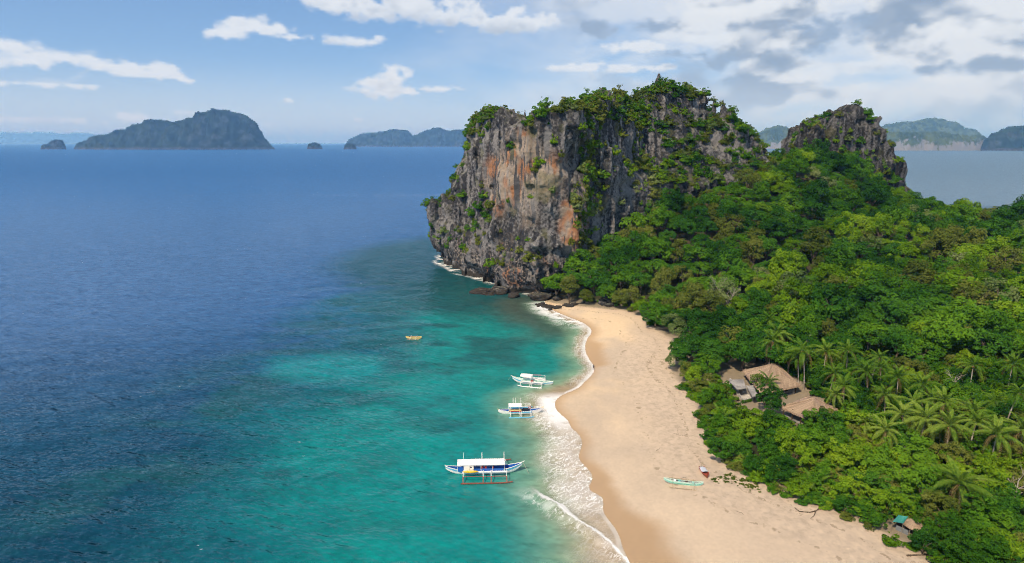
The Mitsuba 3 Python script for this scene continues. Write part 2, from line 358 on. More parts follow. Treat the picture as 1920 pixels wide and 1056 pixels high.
def rock_colour(p, n, uv):
    x, y, z = p.x, p.y, p.z
    big = fbm(x / 18, y / 18, z / 22, 3) - 0.5
    streak = fbm(x * 0.55 + 2 * big, y * 0.55, z * 0.045, 4) - 0.5
    streak2 = fbm(x * 1.7, y * 1.7, z * 0.12 + 7, 3) - 0.5
    grain = fbm(x * 1.1, y * 1.1, z * 1.0, 4) - 0.5
    dark, grey = mi.Color3f(0.032, 0.033, 0.038), mi.Color3f(0.185, 0.18, 0.18)
    c = mix(dark, grey, smoothstep(-0.14, 0.30, big * 0.8 + streak + 0.6 * grain))
    # the fresh, overhung middle of the sea cliff is pale and rusty
    m = smoothstep(21, 11, dr.sqrt(dr.square((x - 5) * 0.80) + dr.square((z - 52) * 0.95)) + 30 * big) * smoothstep(345, 330, y)
    m2 = smoothstep(11, 5, dr.sqrt(dr.square((x - 27) * 0.95) + dr.square((z - 33) * 0.6)) + 14 * big)
    low = smoothstep(26, 8, z + 30 * big) * smoothstep(-0.05, 0.2, streak2 + grain) * smoothstep(340, 325, y) * smoothstep(30, 18, x)
    pale = dr.clip(dr.maximum(dr.maximum(m, m2), 0.75 * low), 0, 1)
    fresh = mix((0.31, 0.245, 0.19), (0.25, 0.225, 0.205), smoothstep(-0.1, 0.15, streak2))
    fresh = mix(fresh, (0.30, 0.145, 0.075), smoothstep(0.02, 0.17, fbm(x / 6, y / 6, z / 9 + 3, 3) - 0.47 + 0.3 * streak))
    fresh = mix(fresh, (0.075, 0.075, 0.08), smoothstep(0.03, 0.16, streak + 0.5 * streak2))
    c = mix(c, fresh, pale * smoothstep(-0.25, 0.05, streak * 0.7 + grain * 0.6 + pale * 0.25))
    top = smoothstep(0.25, 0.75, n.z) * smoothstep(-0.2, 0.1, grain)
    c = mix(c, (0.075, 0.08, 0.05), 0.55 * top)
    lichen = smoothstep(0.10, 0.22, fbm(x / 7, y / 7, z / 12 + 40, 4) - 0.5) * smoothstep(6, 20, z)
    c = mix(c, (0.11, 0.11, 0.05), 0.5 * lichen)
    tide = smoothstep(3.2, 1.6, z + 2 * grain)
    c = mix(c, (0.04, 0.036, 0.032), tide)
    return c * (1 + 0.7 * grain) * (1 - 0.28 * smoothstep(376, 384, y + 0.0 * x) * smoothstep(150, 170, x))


def rock_bump(p, n, uv):
    x, y, z = p.x, p.y, p.z
    return 0.9 * fbm(x / 1.5, y / 1.5, z / 6.0, 3) + 0.5 * fbm(x / 0.9, y / 0.9, z / 0.9, 2)


scene['limestone'] = {'type': 'bumpmap', 'scale': 1.0, 'tex': proc(rock_bump, 0.08),
                      'nested': {'type': 'principled', 'base_color': proc(rock_colour), 'roughness': 0.9, 'specular': 0.15}}

# ---------------------------------------------------------------- the sea
def steps(a, b, h, lo, hi, r=1.06):
    core = np.arange(a, b + h, h)
    out, s = [core[-1]], h
    while out[-1] < hi:
        s *= r; out.append(out[-1] + s)
    back, s = [core[0]], h
    while back[-1] > lo:
        s *= r; back.append(back[-1] - s)
    return np.concatenate([back[1:][::-1], core, out[1:]])


xs, ys = steps(-90, 34, 0.9, -55000, 55000), steps(78, 262, 0.9, -3000, 60000)
X, Y = np.meshgrid(xs, ys, indexing='ij')
P2 = np.stack([X.ravel(), Y.ravel()], 1)
close = (np.abs(P2[:, 0]) < 500) & (P2[:, 1] < 800)
d_beach, d_rock = np.full(len(P2), 500.0), np.full(len(P2), 500.0)
land = shore(P2[close])
d_beach[close] = poly_dist(P2[close], BEACH) * np.where(land > 0, -1, 1)
d_rock[close] = poly_dist(P2[close], FOOT, True) * np.where(inside(P2[close], FOOT), -1, 1)
swell = (meshkit.fbm(np.stack([P2[:, 0] / 16, P2[:, 1] / 8, P2[:, 0] * 0], 1), 2, 5) - 0.5) * 0.9
Z = swell * sst(2, 30, d_beach) * (1 - sst(200, 420, np.abs(P2[:, 0]) + 0.6 * P2[:, 1]))
line = 0.52 * (P2[:, 1] - 86.0)
Z += 0.7 * np.exp(-((d_beach - line - 0.6) / 1.1) ** 2) * sst(110, 103, P2[:, 1]) * sst(0, 3, line)
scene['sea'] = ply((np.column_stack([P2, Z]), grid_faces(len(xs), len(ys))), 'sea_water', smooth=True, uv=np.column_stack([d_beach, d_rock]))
tag('sea', 'blue sea turning turquoise over the sandy shallows of the bay', kind='structure')

# ---------------------------------------------------------------- the island's ground
xs, ys = np.arange(-60, 432, 1.5), np.arange(20, 470, 1.5)
X, Y = np.meshgrid(xs, ys, indexing='ij')
P2 = np.stack([X.ravel(), Y.ravel()], 1)
d_land, w_land = shore(P2), wooded(P2)
d_bl = poly_dist(P2, BEACH) * np.sign(d_land)
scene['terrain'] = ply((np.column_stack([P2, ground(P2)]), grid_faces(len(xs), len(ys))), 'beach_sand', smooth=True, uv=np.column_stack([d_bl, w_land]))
tag('terrain', 'pale sand beach rising to the forest floor of the island', kind='structure')

# ---------------------------------------------------------------- limestone massifs
def massif(foot, ridge, inset, lo, hi, h, seed, jag=7.0, relief=1.0):
    """foot: outline; ridge(x, y): height of the top; inset(x, y, z): how far the wall stands back inside the outline at height z."""
    n = np.ceil((np.array(hi) - lo) / h).astype(int)
    ax = [lo[k] + h * np.arange(n[k]) for k in range(3)]
    X2, Y2 = np.meshgrid(ax[0], ax[1], indexing='ij')
    Q = np.stack([X2.ravel(), Y2.ravel()], 1)
    di = poly_dist(Q, foot, True) * np.where(inside(Q, foot), 1, -1)
    di = di.reshape(X2.shape)
    top = ridge(X2, Y2)
    pin = meshkit.noise(np.stack([X2 / 7, Y2 / 7, X2 * 0], -1), seed)
    pin2 = meshkit.noise(np.stack([X2 / 3, Y2 / 3, X2 * 0], -1), seed + 5)
    top = top + jag * (0.75 - 2 * np.abs(pin - 0.5)) + 0.45 * jag * (pin2 - 0.5)
    Z3 = ax[2][None, None, :]
    f = np.minimum(di[..., None] - inset(X2[..., None], Y2[..., None], Z3), (top[..., None] - Z3) * 0.75)
    k = np.abs(f) < 11
    I = np.argwhere(k)
    p = np.array(lo) + h * I
    nz = meshkit.noise
    big = nz(p / [21, 21, 26], seed + 1) - 0.5
    blk = nz(p / [9, 9, 15], seed + 2) - 0.5
    flute = 0.5 - np.abs(nz(p / [4.2, 4.2, 30] + (big * 0.6)[:, None], seed + 3) - 0.5) * 2
    flute2 = 0.5 - np.abs(nz(p / [2.1, 2.1, 14], seed + 4) - 0.5) * 2
    small = nz(p / [3.1, 3.1, 2.6], seed + 6) - 0.5
    ledge = nz(np.column_stack([p[:, 0] / 30, p[:, 1] / 30, p[:, 2] / 6.5]), seed + 7) - 0.5
    cave = np.maximum(nz(p / [8, 8, 6.5], seed + 8) - 0.72, 0)
    facet = np.round(nz(p / [6.5, 6.5, 9.0], seed + 9) * 4) / 4 - 0.5
    f[k] += relief * (8.0 * big + 6.0 * blk + 4.6 * flute + 2.0 * flute2 + 1.8 * small + 2.6 * ledge + 2.4 * facet - 13 * cave)
    f[0], f[-1], f[:, 0], f[:, -1], f[:, :, 0], f[:, :, -1] = -1, -1, -1, -1, -1, -1
    V, F = surface_net(f, np.array(lo, float), h)
    m = trimesh.Trimesh(V, F, process=False)
    parts = trimesh.graph.connected_component_labels(m.face_adjacency, node_count=len(F))
    keep = parts == np.bincount(parts).argmax()
    m.update_faces(keep); m.remove_unreferenced_vertices()
    if m.volume < 0:
        m.invert()
    return m


RX = [-60, -40, -33, -28, -22, -15, -4, 7, 17, 30, 43, 60, 75, 88, 100, 112, 125, 138, 150, 165]
RZ = [20, 26, 34, 50, 64, 73, 70, 68, 70, 73, 80, 80, 85, 91, 88, 81, 73, 63, 53, 40]


def ridge1(x, y):
    return np.interp(x, RX, RZ) - 0.25 * np.maximum(y - 375, 0)


def inset1(x, y, z):
    right = sst(38, 70, x)
    wall = 1.0 + 0.05 * z + 8 * sst(30, 80, z) * sst(5, -30, x) + 3.2 * sst(10, 0, z) * sst(2.5, 5, z) - 3.5 * sst(3.5, 1.0, z) * 0
    notch = 3.0 * sst(6, 2, z)
    slope = 1.0 + 0.10 * z + 0.62 * np.maximum(z - 44 - 6 * sst(100, 140, x), 0)
    return (wall + notch) * (1 - right) + slope * right


m1 = massif(FOOT, ridge1, inset1, [-60, 246, -3], [176, 424, 112], 1.0, 100)
scene['sea_cliff'] = ply(m1, 'limestone', smooth=True)
tag('sea_cliff', 'tall grey and rust streaked limestone cliff dropping into the sea beyond the beach', kind='structure')

FOOT2 = np.array([(174, 388), (186, 380), (205, 384), (226, 387), (246, 391), (262, 402), (276, 416), (266, 434), (225, 442), (190, 430), (176, 412)], float)


def ridge2(x, y):
    return np.interp(x, [165, 174, 179, 191, 194, 199, 205, 212, 222, 229, 236, 243, 256, 270, 280], [54, 64, 71, 70, 64, 76, 80, 82, 80, 75, 65, 55, 39, 21, 9])


def inset2(x, y, z):
    return 0.06 * z + 1.0


m2 = massif(FOOT2, ridge2, inset2, [160, 366, -3], [288, 456, 104], 1.0, 300, jag=5.0, relief=0.75)
scene['rock_tower'] = ply(m2, 'limestone', smooth=True)
tag('rock_tower', 'dark limestone tower rising from the forest behind the right shoulder of the cliff', kind='structure')

# ---------------------------------------------------------------- far islands
def far_colour(p, n, uv):
    f = fbm(p.x / 60, p.y / 60, p.z / 60, 4) - 0.5
    g = fbm(p.x / 22, p.y / 22, p.z / 40, 3) - 0.5
    green = mix((0.008, 0.016, 0.009), (0.020, 0.034, 0.013), smoothstep(-0.2, 0.2, f))  # greens and stone kept darker, with cloud shadow put into the colour
    stone = mix((0.030, 0.032, 0.036), (0.075, 0.072, 0.072), smoothstep(-0.2, 0.2, g))
    steep = smoothstep(0.62, 0.40, n.z + 0.5 * g)
    shore_rock = smoothstep(30, 8, p.z + 30 * g)
    c = mix(green, stone, dr.clip(0.55 * steep * smoothstep(-0.05, 0.15, f) + 0.8 * shore_rock, 0, 1))
    return c


def pale_colour(p, n, uv):
    f = fbm(p.x / 70, p.y / 70, p.z / 60, 4) - 0.5
    g = fbm(p.x / 24, p.y / 24, p.z / 60, 3) - 0.5
    green = mix((0.032, 0.052, 0.022), (0.075, 0.10, 0.036), smoothstep(-0.2, 0.2, f))
    return mix(green, (0.21, 0.20, 0.185), smoothstep(90, 35, p.z + 150 * g + 110 * f) * smoothstep(0.8, 0.5, n.z))


scene['island_forest'] = {'type': 'principled', 'base_color': proc(far_colour), 'roughness': 0.95, 'specular': 0.1}
scene['island_pale_rock'] = {'type': 'principled', 'base_color': proc(pale_colour), 'roughness': 0.95, 'specular': 0.1}


def far_island(name, label, prof, wy, bsdf, depth=0.5, seed=1, rough=0.16, steep=3.0, back=0.0, res=150):
    """prof: outline against the sky in survey points; wy: survey row of its waterline, which fixes how far out it lies."""
    dist = at(960, wy)[1] * (1 + back)
    pts = []
    for px, py in prof:
        u, v = (px - 960) / FOCAL, (528 - py) / FOCAL
        d = np.array([u, math.cos(PITCH) + v * math.sin(PITCH), -math.sin(PITCH) + v * math.cos(PITCH)])
        q = CAM + d * dist / d[1]
        pts.append((q[0], max(q[2], 0)))
    pts = np.array(pts)
    x0, x1 = pts[0, 0], pts[-1, 0]
    L, zmax = x1 - x0, pts[:, 1].max()
    D = max(depth * L, 1.6 * zmax)
    nu = res; nv = max(30, int(res * D / L)) if D < L else res
    nv = min(nv, res)
    u, v = np.linspace(0, 1, nu), np.linspace(-1, 1, nv)
    U, V = np.meshgrid(u, v, indexing='ij')
    top = np.interp(x0 + U * L, pts[:, 0], pts[:, 1])
    q = np.stack([(x0 + U * L) / zmax * 1.6, V * D / zmax * 0.8, U * 0 + seed], -1)
    n = meshkit.fbm(q * 1.2, 5, seed) - 0.5
    r = 0.5 - np.abs(meshkit.fbm(q * 2.0, 4, seed + 9) - 0.5) * 2
    s = np.clip(1 - np.abs(V + 0.5 * n) ** steep, 0, 1)
    Z = top * s * (1 + 0.0 * r) + zmax * rough * (0.9 * n + 0.5 * (r - 0.25)) * np.minimum(1, s * 3) * np.minimum(1, top / (0.25 * zmax)) * sst(0, 0.5, np.abs(V))
    gul = 0.5 - np.abs(meshkit.fbm(np.stack([U * 14 + 1.5 * n, V * 1.2, U * 0 + seed], -1), 4, seed + 3) - 0.5) * 2
    gul2 = 0.5 - np.abs(meshkit.fbm(np.stack([U * 34 + n, V * 2.5, U * 0 + seed], -1), 3, seed + 4) - 0.5) * 2
    Z = Z * (1 + 0.5 * (gul - 0.25) * np.clip(np.abs(V) * 2.2, 0.05, 1) + 0.35 * (gul2 - 0.30) * np.clip(np.abs(V) * 2.2, 0.06, 1))
    Z = np.minimum(Z, top * (0.99 + 0.04 * n + 0.09 * gul2))
    Z = np.where(s <= 0.0, -6, Z)
    Z[0], Z[-1], Z[:, 0], Z[:, -1] = -6, -6, -6, -6
    XX = x0 + U * L + 0.02 * L * n * np.sin(np.pi * U)
    YY = dist + D * 0.5 * V * np.sin(np.pi * U) ** 0.6 + 0.05 * D * n * np.sin(np.pi * U)
    key = numbered(name)
    scene[key] = ply((np.column_stack([XX.ravel(), YY.ravel(), Z.ravel()]), grid_faces(nu, nv)), bsdf, smooth=35)
    tag(key, label, kind='structure')
    return key


far_island('distant_island', 'large dark forested island with a domed summit on the left horizon',
           [(140, 280), (148, 270), (172, 262), (180, 254), (208, 253), (224, 245), (248, 243), (255, 235), (292, 225), (314, 228), (326, 236), (342, 228), (362, 221), (376, 223), (380, 212), (398, 206), (424, 208), (446, 214), (466, 223), (480, 233), (488, 250), (500, 267), (516, 280)],
           280, 'island_forest', 0.34, 3, 0.22, 2.6, res=240)
far_island('rocky_islet', 'small hump backed islet left of the large island',
           [(78, 280), (82, 272), (96, 269), (104, 262), (114, 263), (120, 271), (123, 280)], 280, 'island_forest', 0.8, 5, 0.1, 3, res=60)
far_island('rocky_islet', 'low round islet right of the large island',
           [(576, 280), (579, 270), (590, 267), (600, 271), (605, 279)], 279.5, 'island_forest', 0.8, 8, 0.1, 3, res=50)
far_island('rocky_islet', 'flat dark islet in front of the twin humped middle island',
           [(644, 280), (647, 271), (656, 268), (664, 270), (669, 279)], 280, 'island_forest', 0.8, 12, 0.08, 4, res=50)
far_island('distant_island', 'twin humped island on the horizon left of the cliff',
           [(646, 275), (655, 262), (675, 252), (715, 248), (735, 243), (762, 245), (775, 256), (790, 251), (820, 239), (840, 246), (870, 243), (900, 252), (930, 275)], 275, 'island_forest', 0.4, 14, 0.2, 3.5, res=170)
far_island('distant_island', 'faint blue mountain range at the left edge of the horizon',
           [(-200, 266), (-150, 252), (-90, 258), (-40, 250), (0, 254), (35, 249), (60, 255), (80, 248), (110, 254), (150, 249), (185, 256), (230, 262), (262, 269)], 270.2, 'island_forest', 0.35, 18, 0.1, 2.2, res=140)
far_island('distant_island', 'hazy green ridge seen in the gap between cliff and rock tower',
           [(1380, 279), (1400, 248), (1425, 250), (1452, 236), (1475, 240), (1500, 252), (1540, 262), (1570, 279)], 279, 'island_pale_rock', 0.5, 23, 0.15, 2.5, res=110)
far_island('distant_island', 'high green mountain behind the pale cliffed plateau on the right',
           [(1590, 280), (1640, 240), (1668, 233), (1715, 228), (1748, 222), (1780, 229), (1800, 240), (1822, 252), (1860, 266), (1890, 280)], 280, 'island_pale_rock', 0.5, 27, 0.12, 2.2, back=0.35, res=130)
far_island('distant_island', 'long plateau island with pale sea cliffs right of the rock tower',
           [(1600, 282), (1612, 252), (1650, 247), (1700, 249), (1740, 248), (1790, 253), (1815, 256), (1836, 254), (1848, 266), (1855, 282)], 282, 'island_pale_rock', 0.4, 31, 0.12, 5, res=150)
far_island('distant_island', 'dark green headland cut by the right edge of the view',
           [(1842, 282), (1850, 262), (1862, 254), (1880, 247), (1910, 238), (1950, 236), (2010, 250), (2060, 282)], 282.5, 'island_forest', 0.6, 37, 0.15, 3, res=120)
# ---------------------------------------------------------------- vegetation: materials
def leaf_bsdf(a, b, c, trans=0.55):
    """Foliage from tone a (old leaves) over b to c (young growth): patches some metres wide and single leaf sprays differ."""
    def fn(p, n, uv):
        f = fbm(p.x / 7.0, p.y / 7.0, p.z / 7.0, 3) - 0.5
        g = cell_rand(p.x / 0.55, p.y / 0.55, p.z / 0.55)
        h = noise(p.x / 21.0, p.y / 21.0, 3.0) - 0.5
        t = dr.clip(0.45 + 1.4 * f + 0.9 * h + 0.45 * (g - 0.5), 0, 1)
        return dr.select(t < 0.5, mix(a, b, t * 2), mix(b, c, t * 2 - 1))
    return {'type': 'principledthin', 'base_color': proc(fn), 'roughness': 0.6, 'diff_trans': trans, 'spec_trans': 0.0, 'eta': 1.06}


scene['leaf_dark'] = leaf_bsdf((0.014, 0.057, 0.008), (0.034, 0.116, 0.012), (0.077, 0.196, 0.018), 0.40)
scene['leaf_mid'] = leaf_bsdf((0.026, 0.090, 0.008), (0.064, 0.171, 0.012), (0.130, 0.264, 0.018), 0.40)
scene['leaf_bright'] = leaf_bsdf((0.058, 0.138, 0.007), (0.120, 0.237, 0.012), (0.216, 0.336, 0.020), 0.40)
scene['leaf_olive'] = leaf_bsdf((0.060, 0.090, 0.014), (0.110, 0.145, 0.024), (0.180, 0.207, 0.042), 0.40)
scene['leaf_pale'] = leaf_bsdf((0.066, 0.116, 0.030), (0.130, 0.189, 0.058), (0.228, 0.281, 0.105), 0.40)
scene['leaf_palm'] = leaf_bsdf((0.050, 0.125, 0.012), (0.110, 0.205, 0.022), (0.215, 0.300, 0.050), 0.35)
scene['leaf_dry'] = leaf_bsdf((0.12, 0.09, 0.035), (0.19, 0.145, 0.06), (0.26, 0.205, 0.09), 0.3)


def bark(a, b):
    def fn(p, n, uv):
        f = fbm(p.x * 2.1, p.y * 2.1, p.z * 0.8, 3)
        return mix(a, b, smoothstep(0.3, 0.7, f))
    return {'type': 'principled', 'base_color': proc(fn), 'roughness': 0.9, 'specular': 0.1}


scene['bark_brown'] = bark((0.075, 0.055, 0.040), (0.17, 0.135, 0.10))
scene['bark_grey'] = bark((0.23, 0.20, 0.17), (0.42, 0.385, 0.34))


# ---------------------------------------------------------------- vegetation: builders
def leaves(c, nrm, size, r, narrow=0.55):
    """One folded leaf spray of two triangles per centre c, facing along nrm."""
    k = len(c)
    nrm = nrm / np.linalg.norm(nrm, axis=1, keepdims=True)
    t = r.normal(size=(k, 3)); t -= (t * nrm).sum(1, keepdims=True) * nrm
    t /= np.linalg.norm(t, axis=1, keepdims=True)
    b = np.cross(nrm, t)
    s = size * r.uniform(0.65, 1.35, (k, 1))
    fold = nrm * s * 0.16
    v = np.stack([c - t * s, c + b * s * narrow - fold, c + t * s - fold * 0.6, c - b * s * narrow - fold], 1).reshape(-1, 3)
    i = np.arange(k)[:, None] * 4
    return v, np.vstack([i + [0, 1, 2], i + [0, 2, 3]]).astype(int)


def tube(pts, rad, sides=6):
    pts = np.asarray(pts, float)
    rad = np.broadcast_to(np.asarray(rad, float), (len(pts),))
    t = np.gradient(pts, axis=0); t /= np.linalg.norm(t, axis=1, keepdims=True) + 1e-12
    a = np.cross(t, [0.31, 0.17, 0.94] if abs(t[:, 2]).mean() < 0.8 else [1.0, 0.1, 0.05]); a /= np.linalg.norm(a, axis=1, keepdims=True) + 1e-12
    b = np.cross(t, a)
    g = np.arange(sides) * 2 * np.pi / sides
    v = (pts[:, None] + rad[:, None, None] * (np.cos(g)[None, :, None] * a[:, None] + np.sin(g)[None, :, None] * b[:, None])).reshape(-1, 3)
    n = len(pts)
    i, j = np.meshgrid(np.arange(n - 1), np.arange(sides), indexing='ij')
    q = np.stack([i * sides + j, i * sides + (j + 1) % sides, (i + 1) * sides + (j + 1) % sides, (i + 1) * sides + j], -1).reshape(-1, 4)
    f = np.vstack([q[:, [0, 1, 2]], q[:, [0, 2, 3]]])
    v = np.vstack([v, pts[:1], pts[-1:]])
    j = np.arange(sides)
    f = np.vstack([f, np.stack([(j + 1) % sides, j, j * 0 + n * sides], 1), np.stack([(n - 1) * sides + j, (n - 1) * sides + (j + 1) % sides, j * 0 + n * sides + 1], 1)])
    return v, f


def join(parts):
    vs, fs, k = [], [], 0
    for v, f in parts:
        vs.append(np.asarray(v, float)); fs.append(np.asarray(f, int) + k); k += len(v)
    return np.vstack(vs), np.vstack(fs)


def crown_mesh(seed, R=4.3, top=10.0, low=3.0, clumps=34, per=75, leaf=0.36, flat=1.0, clump_r=1.35, droop=0.0, rag=0.0):
    r = np.random.default_rng(seed)
    V, k = [], 0
    cz = low + (top - low) * 0.45
    pts = []
    lobes = [(r.uniform(0, 2 * np.pi), r.uniform(0.75, 1.25)) for _ in range(5)]
    while len(pts) < clumps:
        d = r.normal(size=3); d /= np.linalg.norm(d)
        if d[2] < -0.45:
            continue
        q = r.uniform(0.62 - rag * 0.5, 1.0 + rag) if d[2] > -0.1 else r.uniform(0.5, 0.9)
        az = math.atan2(d[1], d[0])
        lob = 1 + 0.22 * sum(math.cos(az - a) * w for a, w in lobes) / 2.2
        p = np.array([d[0] * R * q * lob, d[1] * R * q * lob, cz + d[2] * (top - cz) * q * (1.0 if d[2] > 0 else 0.8) * flat])
        if pts and min(np.linalg.norm(p - o) for o in pts) < clump_r * 0.55:
            continue
        pts.append(p)
    ctr = np.array([0, 0, cz - 0.8])
    C, N, S = [], [], []
    for p in pts:
        rr = clump_r * r.uniform(0.65 - 0.4 * rag, 1.25 + 0.7 * rag)
        m = max(8, int(per * (rr / clump_r) ** 2))
        d = r.normal(size=(m, 3)); d /= np.linalg.norm(d, axis=1, keepdims=True)
        out = (p - ctr) / np.linalg.norm(p - ctr)
        d = d[(d @ out > -0.55) & (d[:, 2] > -0.75)]
        rad = rr * r.uniform(0.55, 1.0, (len(d), 1)) ** 0.5
        c = p + d * rad * [1.0, 1.0, 0.72]
        c[:, 2] -= droop * (np.abs(d[:, 0]) + np.abs(d[:, 1])) * rr * 0.4
        C.append(c)
        N.append(d * 0.7 + out * 0.25 + np.array([0, 0, 0.55]) + r.normal(size=d.shape) * 0.42)
    return leaves(np.vstack(C), np.vstack(N), leaf, r)


def trunk_mesh(seed, top=10.0, R=4.3, low=3.0, rad=0.28):
    r = np.random.default_rng(seed)
    parts = []
    lean = r.normal(size=2) * 0.5
    z = np.linspace(-1.0, low + 1.0, 6)
    spine = np.column_stack([lean[0] * (z / 5) ** 2, lean[1] * (z / 5) ** 2, z])
    parts.append(tube(spine, np.linspace(rad * 1.35, rad * 0.7, 6), 7))
    for i in range(6):
        a = i * 1.05 + r.uniform(-0.3, 0.3)
        e = np.array([math.cos(a) * R * 0.62, math.sin(a) * R * 0.62, low + (top - low) * r.uniform(0.35, 0.75)])
        s = spine[r.integers(3, 6)]
        t = np.linspace(0, 1, 5)[:, None]
        parts.append(tube(s + (e - s) * t + np.array([0, 0, 0.6]) * np.sin(t * np.pi), np.linspace(rad * 0.5, 0.06, 5), 5))
    return join(parts)


GROUPS = {}


def group_of(key, shapes):
    scene[key] = {'type': 'shapegroup', **shapes}


TREES = {}
SHAPES = {
    'round': dict(R=4.2, top=10, low=2.6, clumps=40, per=80, leaf=0.36),
    'broad': dict(R=5.0, top=9, low=3.2, clumps=46, per=72, leaf=0.36, flat=0.9, clump_r=1.3),
    'tall': dict(R=3.5, top=11.5, low=2.2, clumps=40, per=80, leaf=0.34, clump_r=1.25, droop=0.6),
    'loose': dict(R=4.4, top=10, low=3.0, clumps=30, per=60, leaf=0.33, clump_r=1.15),
    'fine': dict(R=4.3, top=9.2, low=1.0, clumps=64, per=78, leaf=0.32, clump_r=1.05, rag=0.32),
}
SHAPES['bush'] = dict(R=4.2, top=8.6, low=0.6, clumps=26, per=28, leaf=0.75, clump_r=1.35, rag=0.5)
PAIRS = [('bush', 'leaf_dark'), ('bush', 'leaf_mid'), ('bush', 'leaf_bright'), ('bush', 'leaf_olive'), ('bush', 'leaf_pale'), ('round', 'leaf_dark'), ('round', 'leaf_mid'), ('broad', 'leaf_dark'), ('broad', 'leaf_mid'), ('broad', 'leaf_bright'), ('tall', 'leaf_mid'), ('tall', 'leaf_bright'), ('tall', 'leaf_olive'),
         ('loose', 'leaf_olive'), ('loose', 'leaf_pale'), ('round', 'leaf_bright'), ('round', 'leaf_olive'), ('fine', 'leaf_dark'), ('fine', 'leaf_mid'), ('fine', 'leaf_bright'), ('fine', 'leaf_olive'), ('loose', 'leaf_bright')]
_crowns = {k: [crown_mesh(50 + 7 * i + j, **v) for j in range(2)] for i, (k, v) in enumerate(SHAPES.items())}
_trunks = {k: trunk_mesh(90 + i, top=v['top'], R=v['R'], low=v['low']) for i, (k, v) in enumerate(SHAPES.items())}
_tply = {k: ply(v, 'bark_brown', smooth=True) for k, v in _trunks.items()}
for s, b in PAIRS:
    for j in range(2):
        c = ply(_crowns[s][j], b, smooth=False)
        group_of(f'kind_{s}_{b}_{j}', {'trunk': _tply[s], 'crown': c})
        group_of(f'mass_{s}_{b}_{j}', {'crown': c})


def place(x, y, z, yaw, s, sz=None, tilt=(0, 0)):
    sz = s if sz is None else sz
    c, n = math.cos(yaw), math.sin(yaw)
    M = np.eye(4)
    M[:3, :3] = np.array([[c, -n, 0], [n, c, 0], [0, 0, 1]]) @ np.diag([s, s, sz])
    M[:3, :3] = np.array([[1, 0, tilt[0]], [0, 1, tilt[1]], [0, 0, 1]]) @ M[:3, :3]
    M[:3, 3] = x, y, z
    return M


def inst(key, grp, M):
    scene[key] = {'type': 'instance', 'group': {'type': 'ref', 'id': grp}, 'to_world': mat(M)}


def on_ground(px, py, h=0.0):
    """Point of the ground (plus h) met by the sight line of a survey point."""
    z = 2.0
    for _ in range(12):
        q = at(px, py, z + h)
        z = 0.5 * z + 0.5 * float(ground(q[None, :2])[0])
    q = at(px, py, z + h)
    return np.array([q[0], q[1], z])


def seen(q):
    """Survey row and column of a point, and the metres to it along the view."""
    d = np.asarray(q, float) - CAM
    f = d @ fwd
    up = d @ np.array([0, math.sin(PITCH), math.cos(PITCH)])
    return 960 + FOCAL * d[0] / f, 528 - FOCAL * up / f, f


# ---------------------------------------------------------------- vegetation: coconut palms
def frond_mesh(seed, L=4.3, arch=1.0, n=30, width=0.95, droop=0.5):
    """A frond along +x from its base: arching midrib, leaflets hanging on both sides."""
    r = np.random.default_rng(seed)
    t = np.linspace(0, 1, 9)
    rib = lambda t: np.stack([L * (t - 0.10 * arch * t ** 3), 0 * t, L * (0.20 * t - 0.62 * arch * t ** 2.1)], -1)
    parts = [tube(rib(t), np.linspace(0.055, 0.012, 9), 4)]
    v, f, k = [], [], 0
    for i in range(n):
        ti = 0.14 + 0.85 * i / (n - 1)
        p = rib(np.array([ti]))[0]; d = rib(np.array([ti + 0.01]))[0] - p; d /= np.linalg.norm(d)
        ll = width * (math.sin(math.pi * min(1, 0.22 + 0.78 * ti)) ** 0.6) * r.uniform(0.9, 1.1)
        for s in (-1, 1):
            out = np.array([0.85 * d[0], s * 0.80, 0.85 * d[2] + 0.10]); out /= np.linalg.norm(out)
            mid = p + out * ll * 0.55 + np.array([0, 0, -0.05 * ll])
            tip = p + out * ll * np.array([1, 0.8, 1]) + np.array([0.05, 0, -droop * ll * r.uniform(0.7, 1.4)])
            w = d * 0.028 * L / 4.2
            v += [p - w * 1.4, p + w * 1.4, mid + w * 1.9, mid - w * 1.9, tip]
            q = [[k, k + 1, k + 2], [k, k + 2, k + 3], [k + 3, k + 2, k + 4]]
            f += q; k += 5
    parts.append((np.array(v), np.array(f)))
    return join(parts)


for i, (arch, droop) in enumerate([(0.7, 0.5), (1.15, 0.7), (1.6, 0.85)]):
    group_of(f'frond_{i}', {'frond': ply(frond_mesh(400 + i, arch=arch, droop=droop), 'leaf_palm', smooth=False)})
group_of('frond_3', {'frond': ply(frond_mesh(404, arch=1.6, droop=0.75, n=14), 'leaf_dry', smooth=False)})
_nut = trimesh.creation.icosphere(1, 0.17)
_nuts = trimesh.util.concatenate([_nut.copy().apply_translation([0.28 * math.cos(a), 0.28 * math.sin(a), -0.32 - 0.1 * (k % 2)]) for k, a in enumerate(np.arange(7) * 0.9)])
scene['coconut_husk'] = {'type': 'principled', 'base_color': {'type': 'rgb', 'value': [0.22, 0.15, 0.04]}, 'roughness': 0.6}
group_of('palm_nuts', {'nuts': ply(_nuts, 'coconut_husk', smooth=True)})


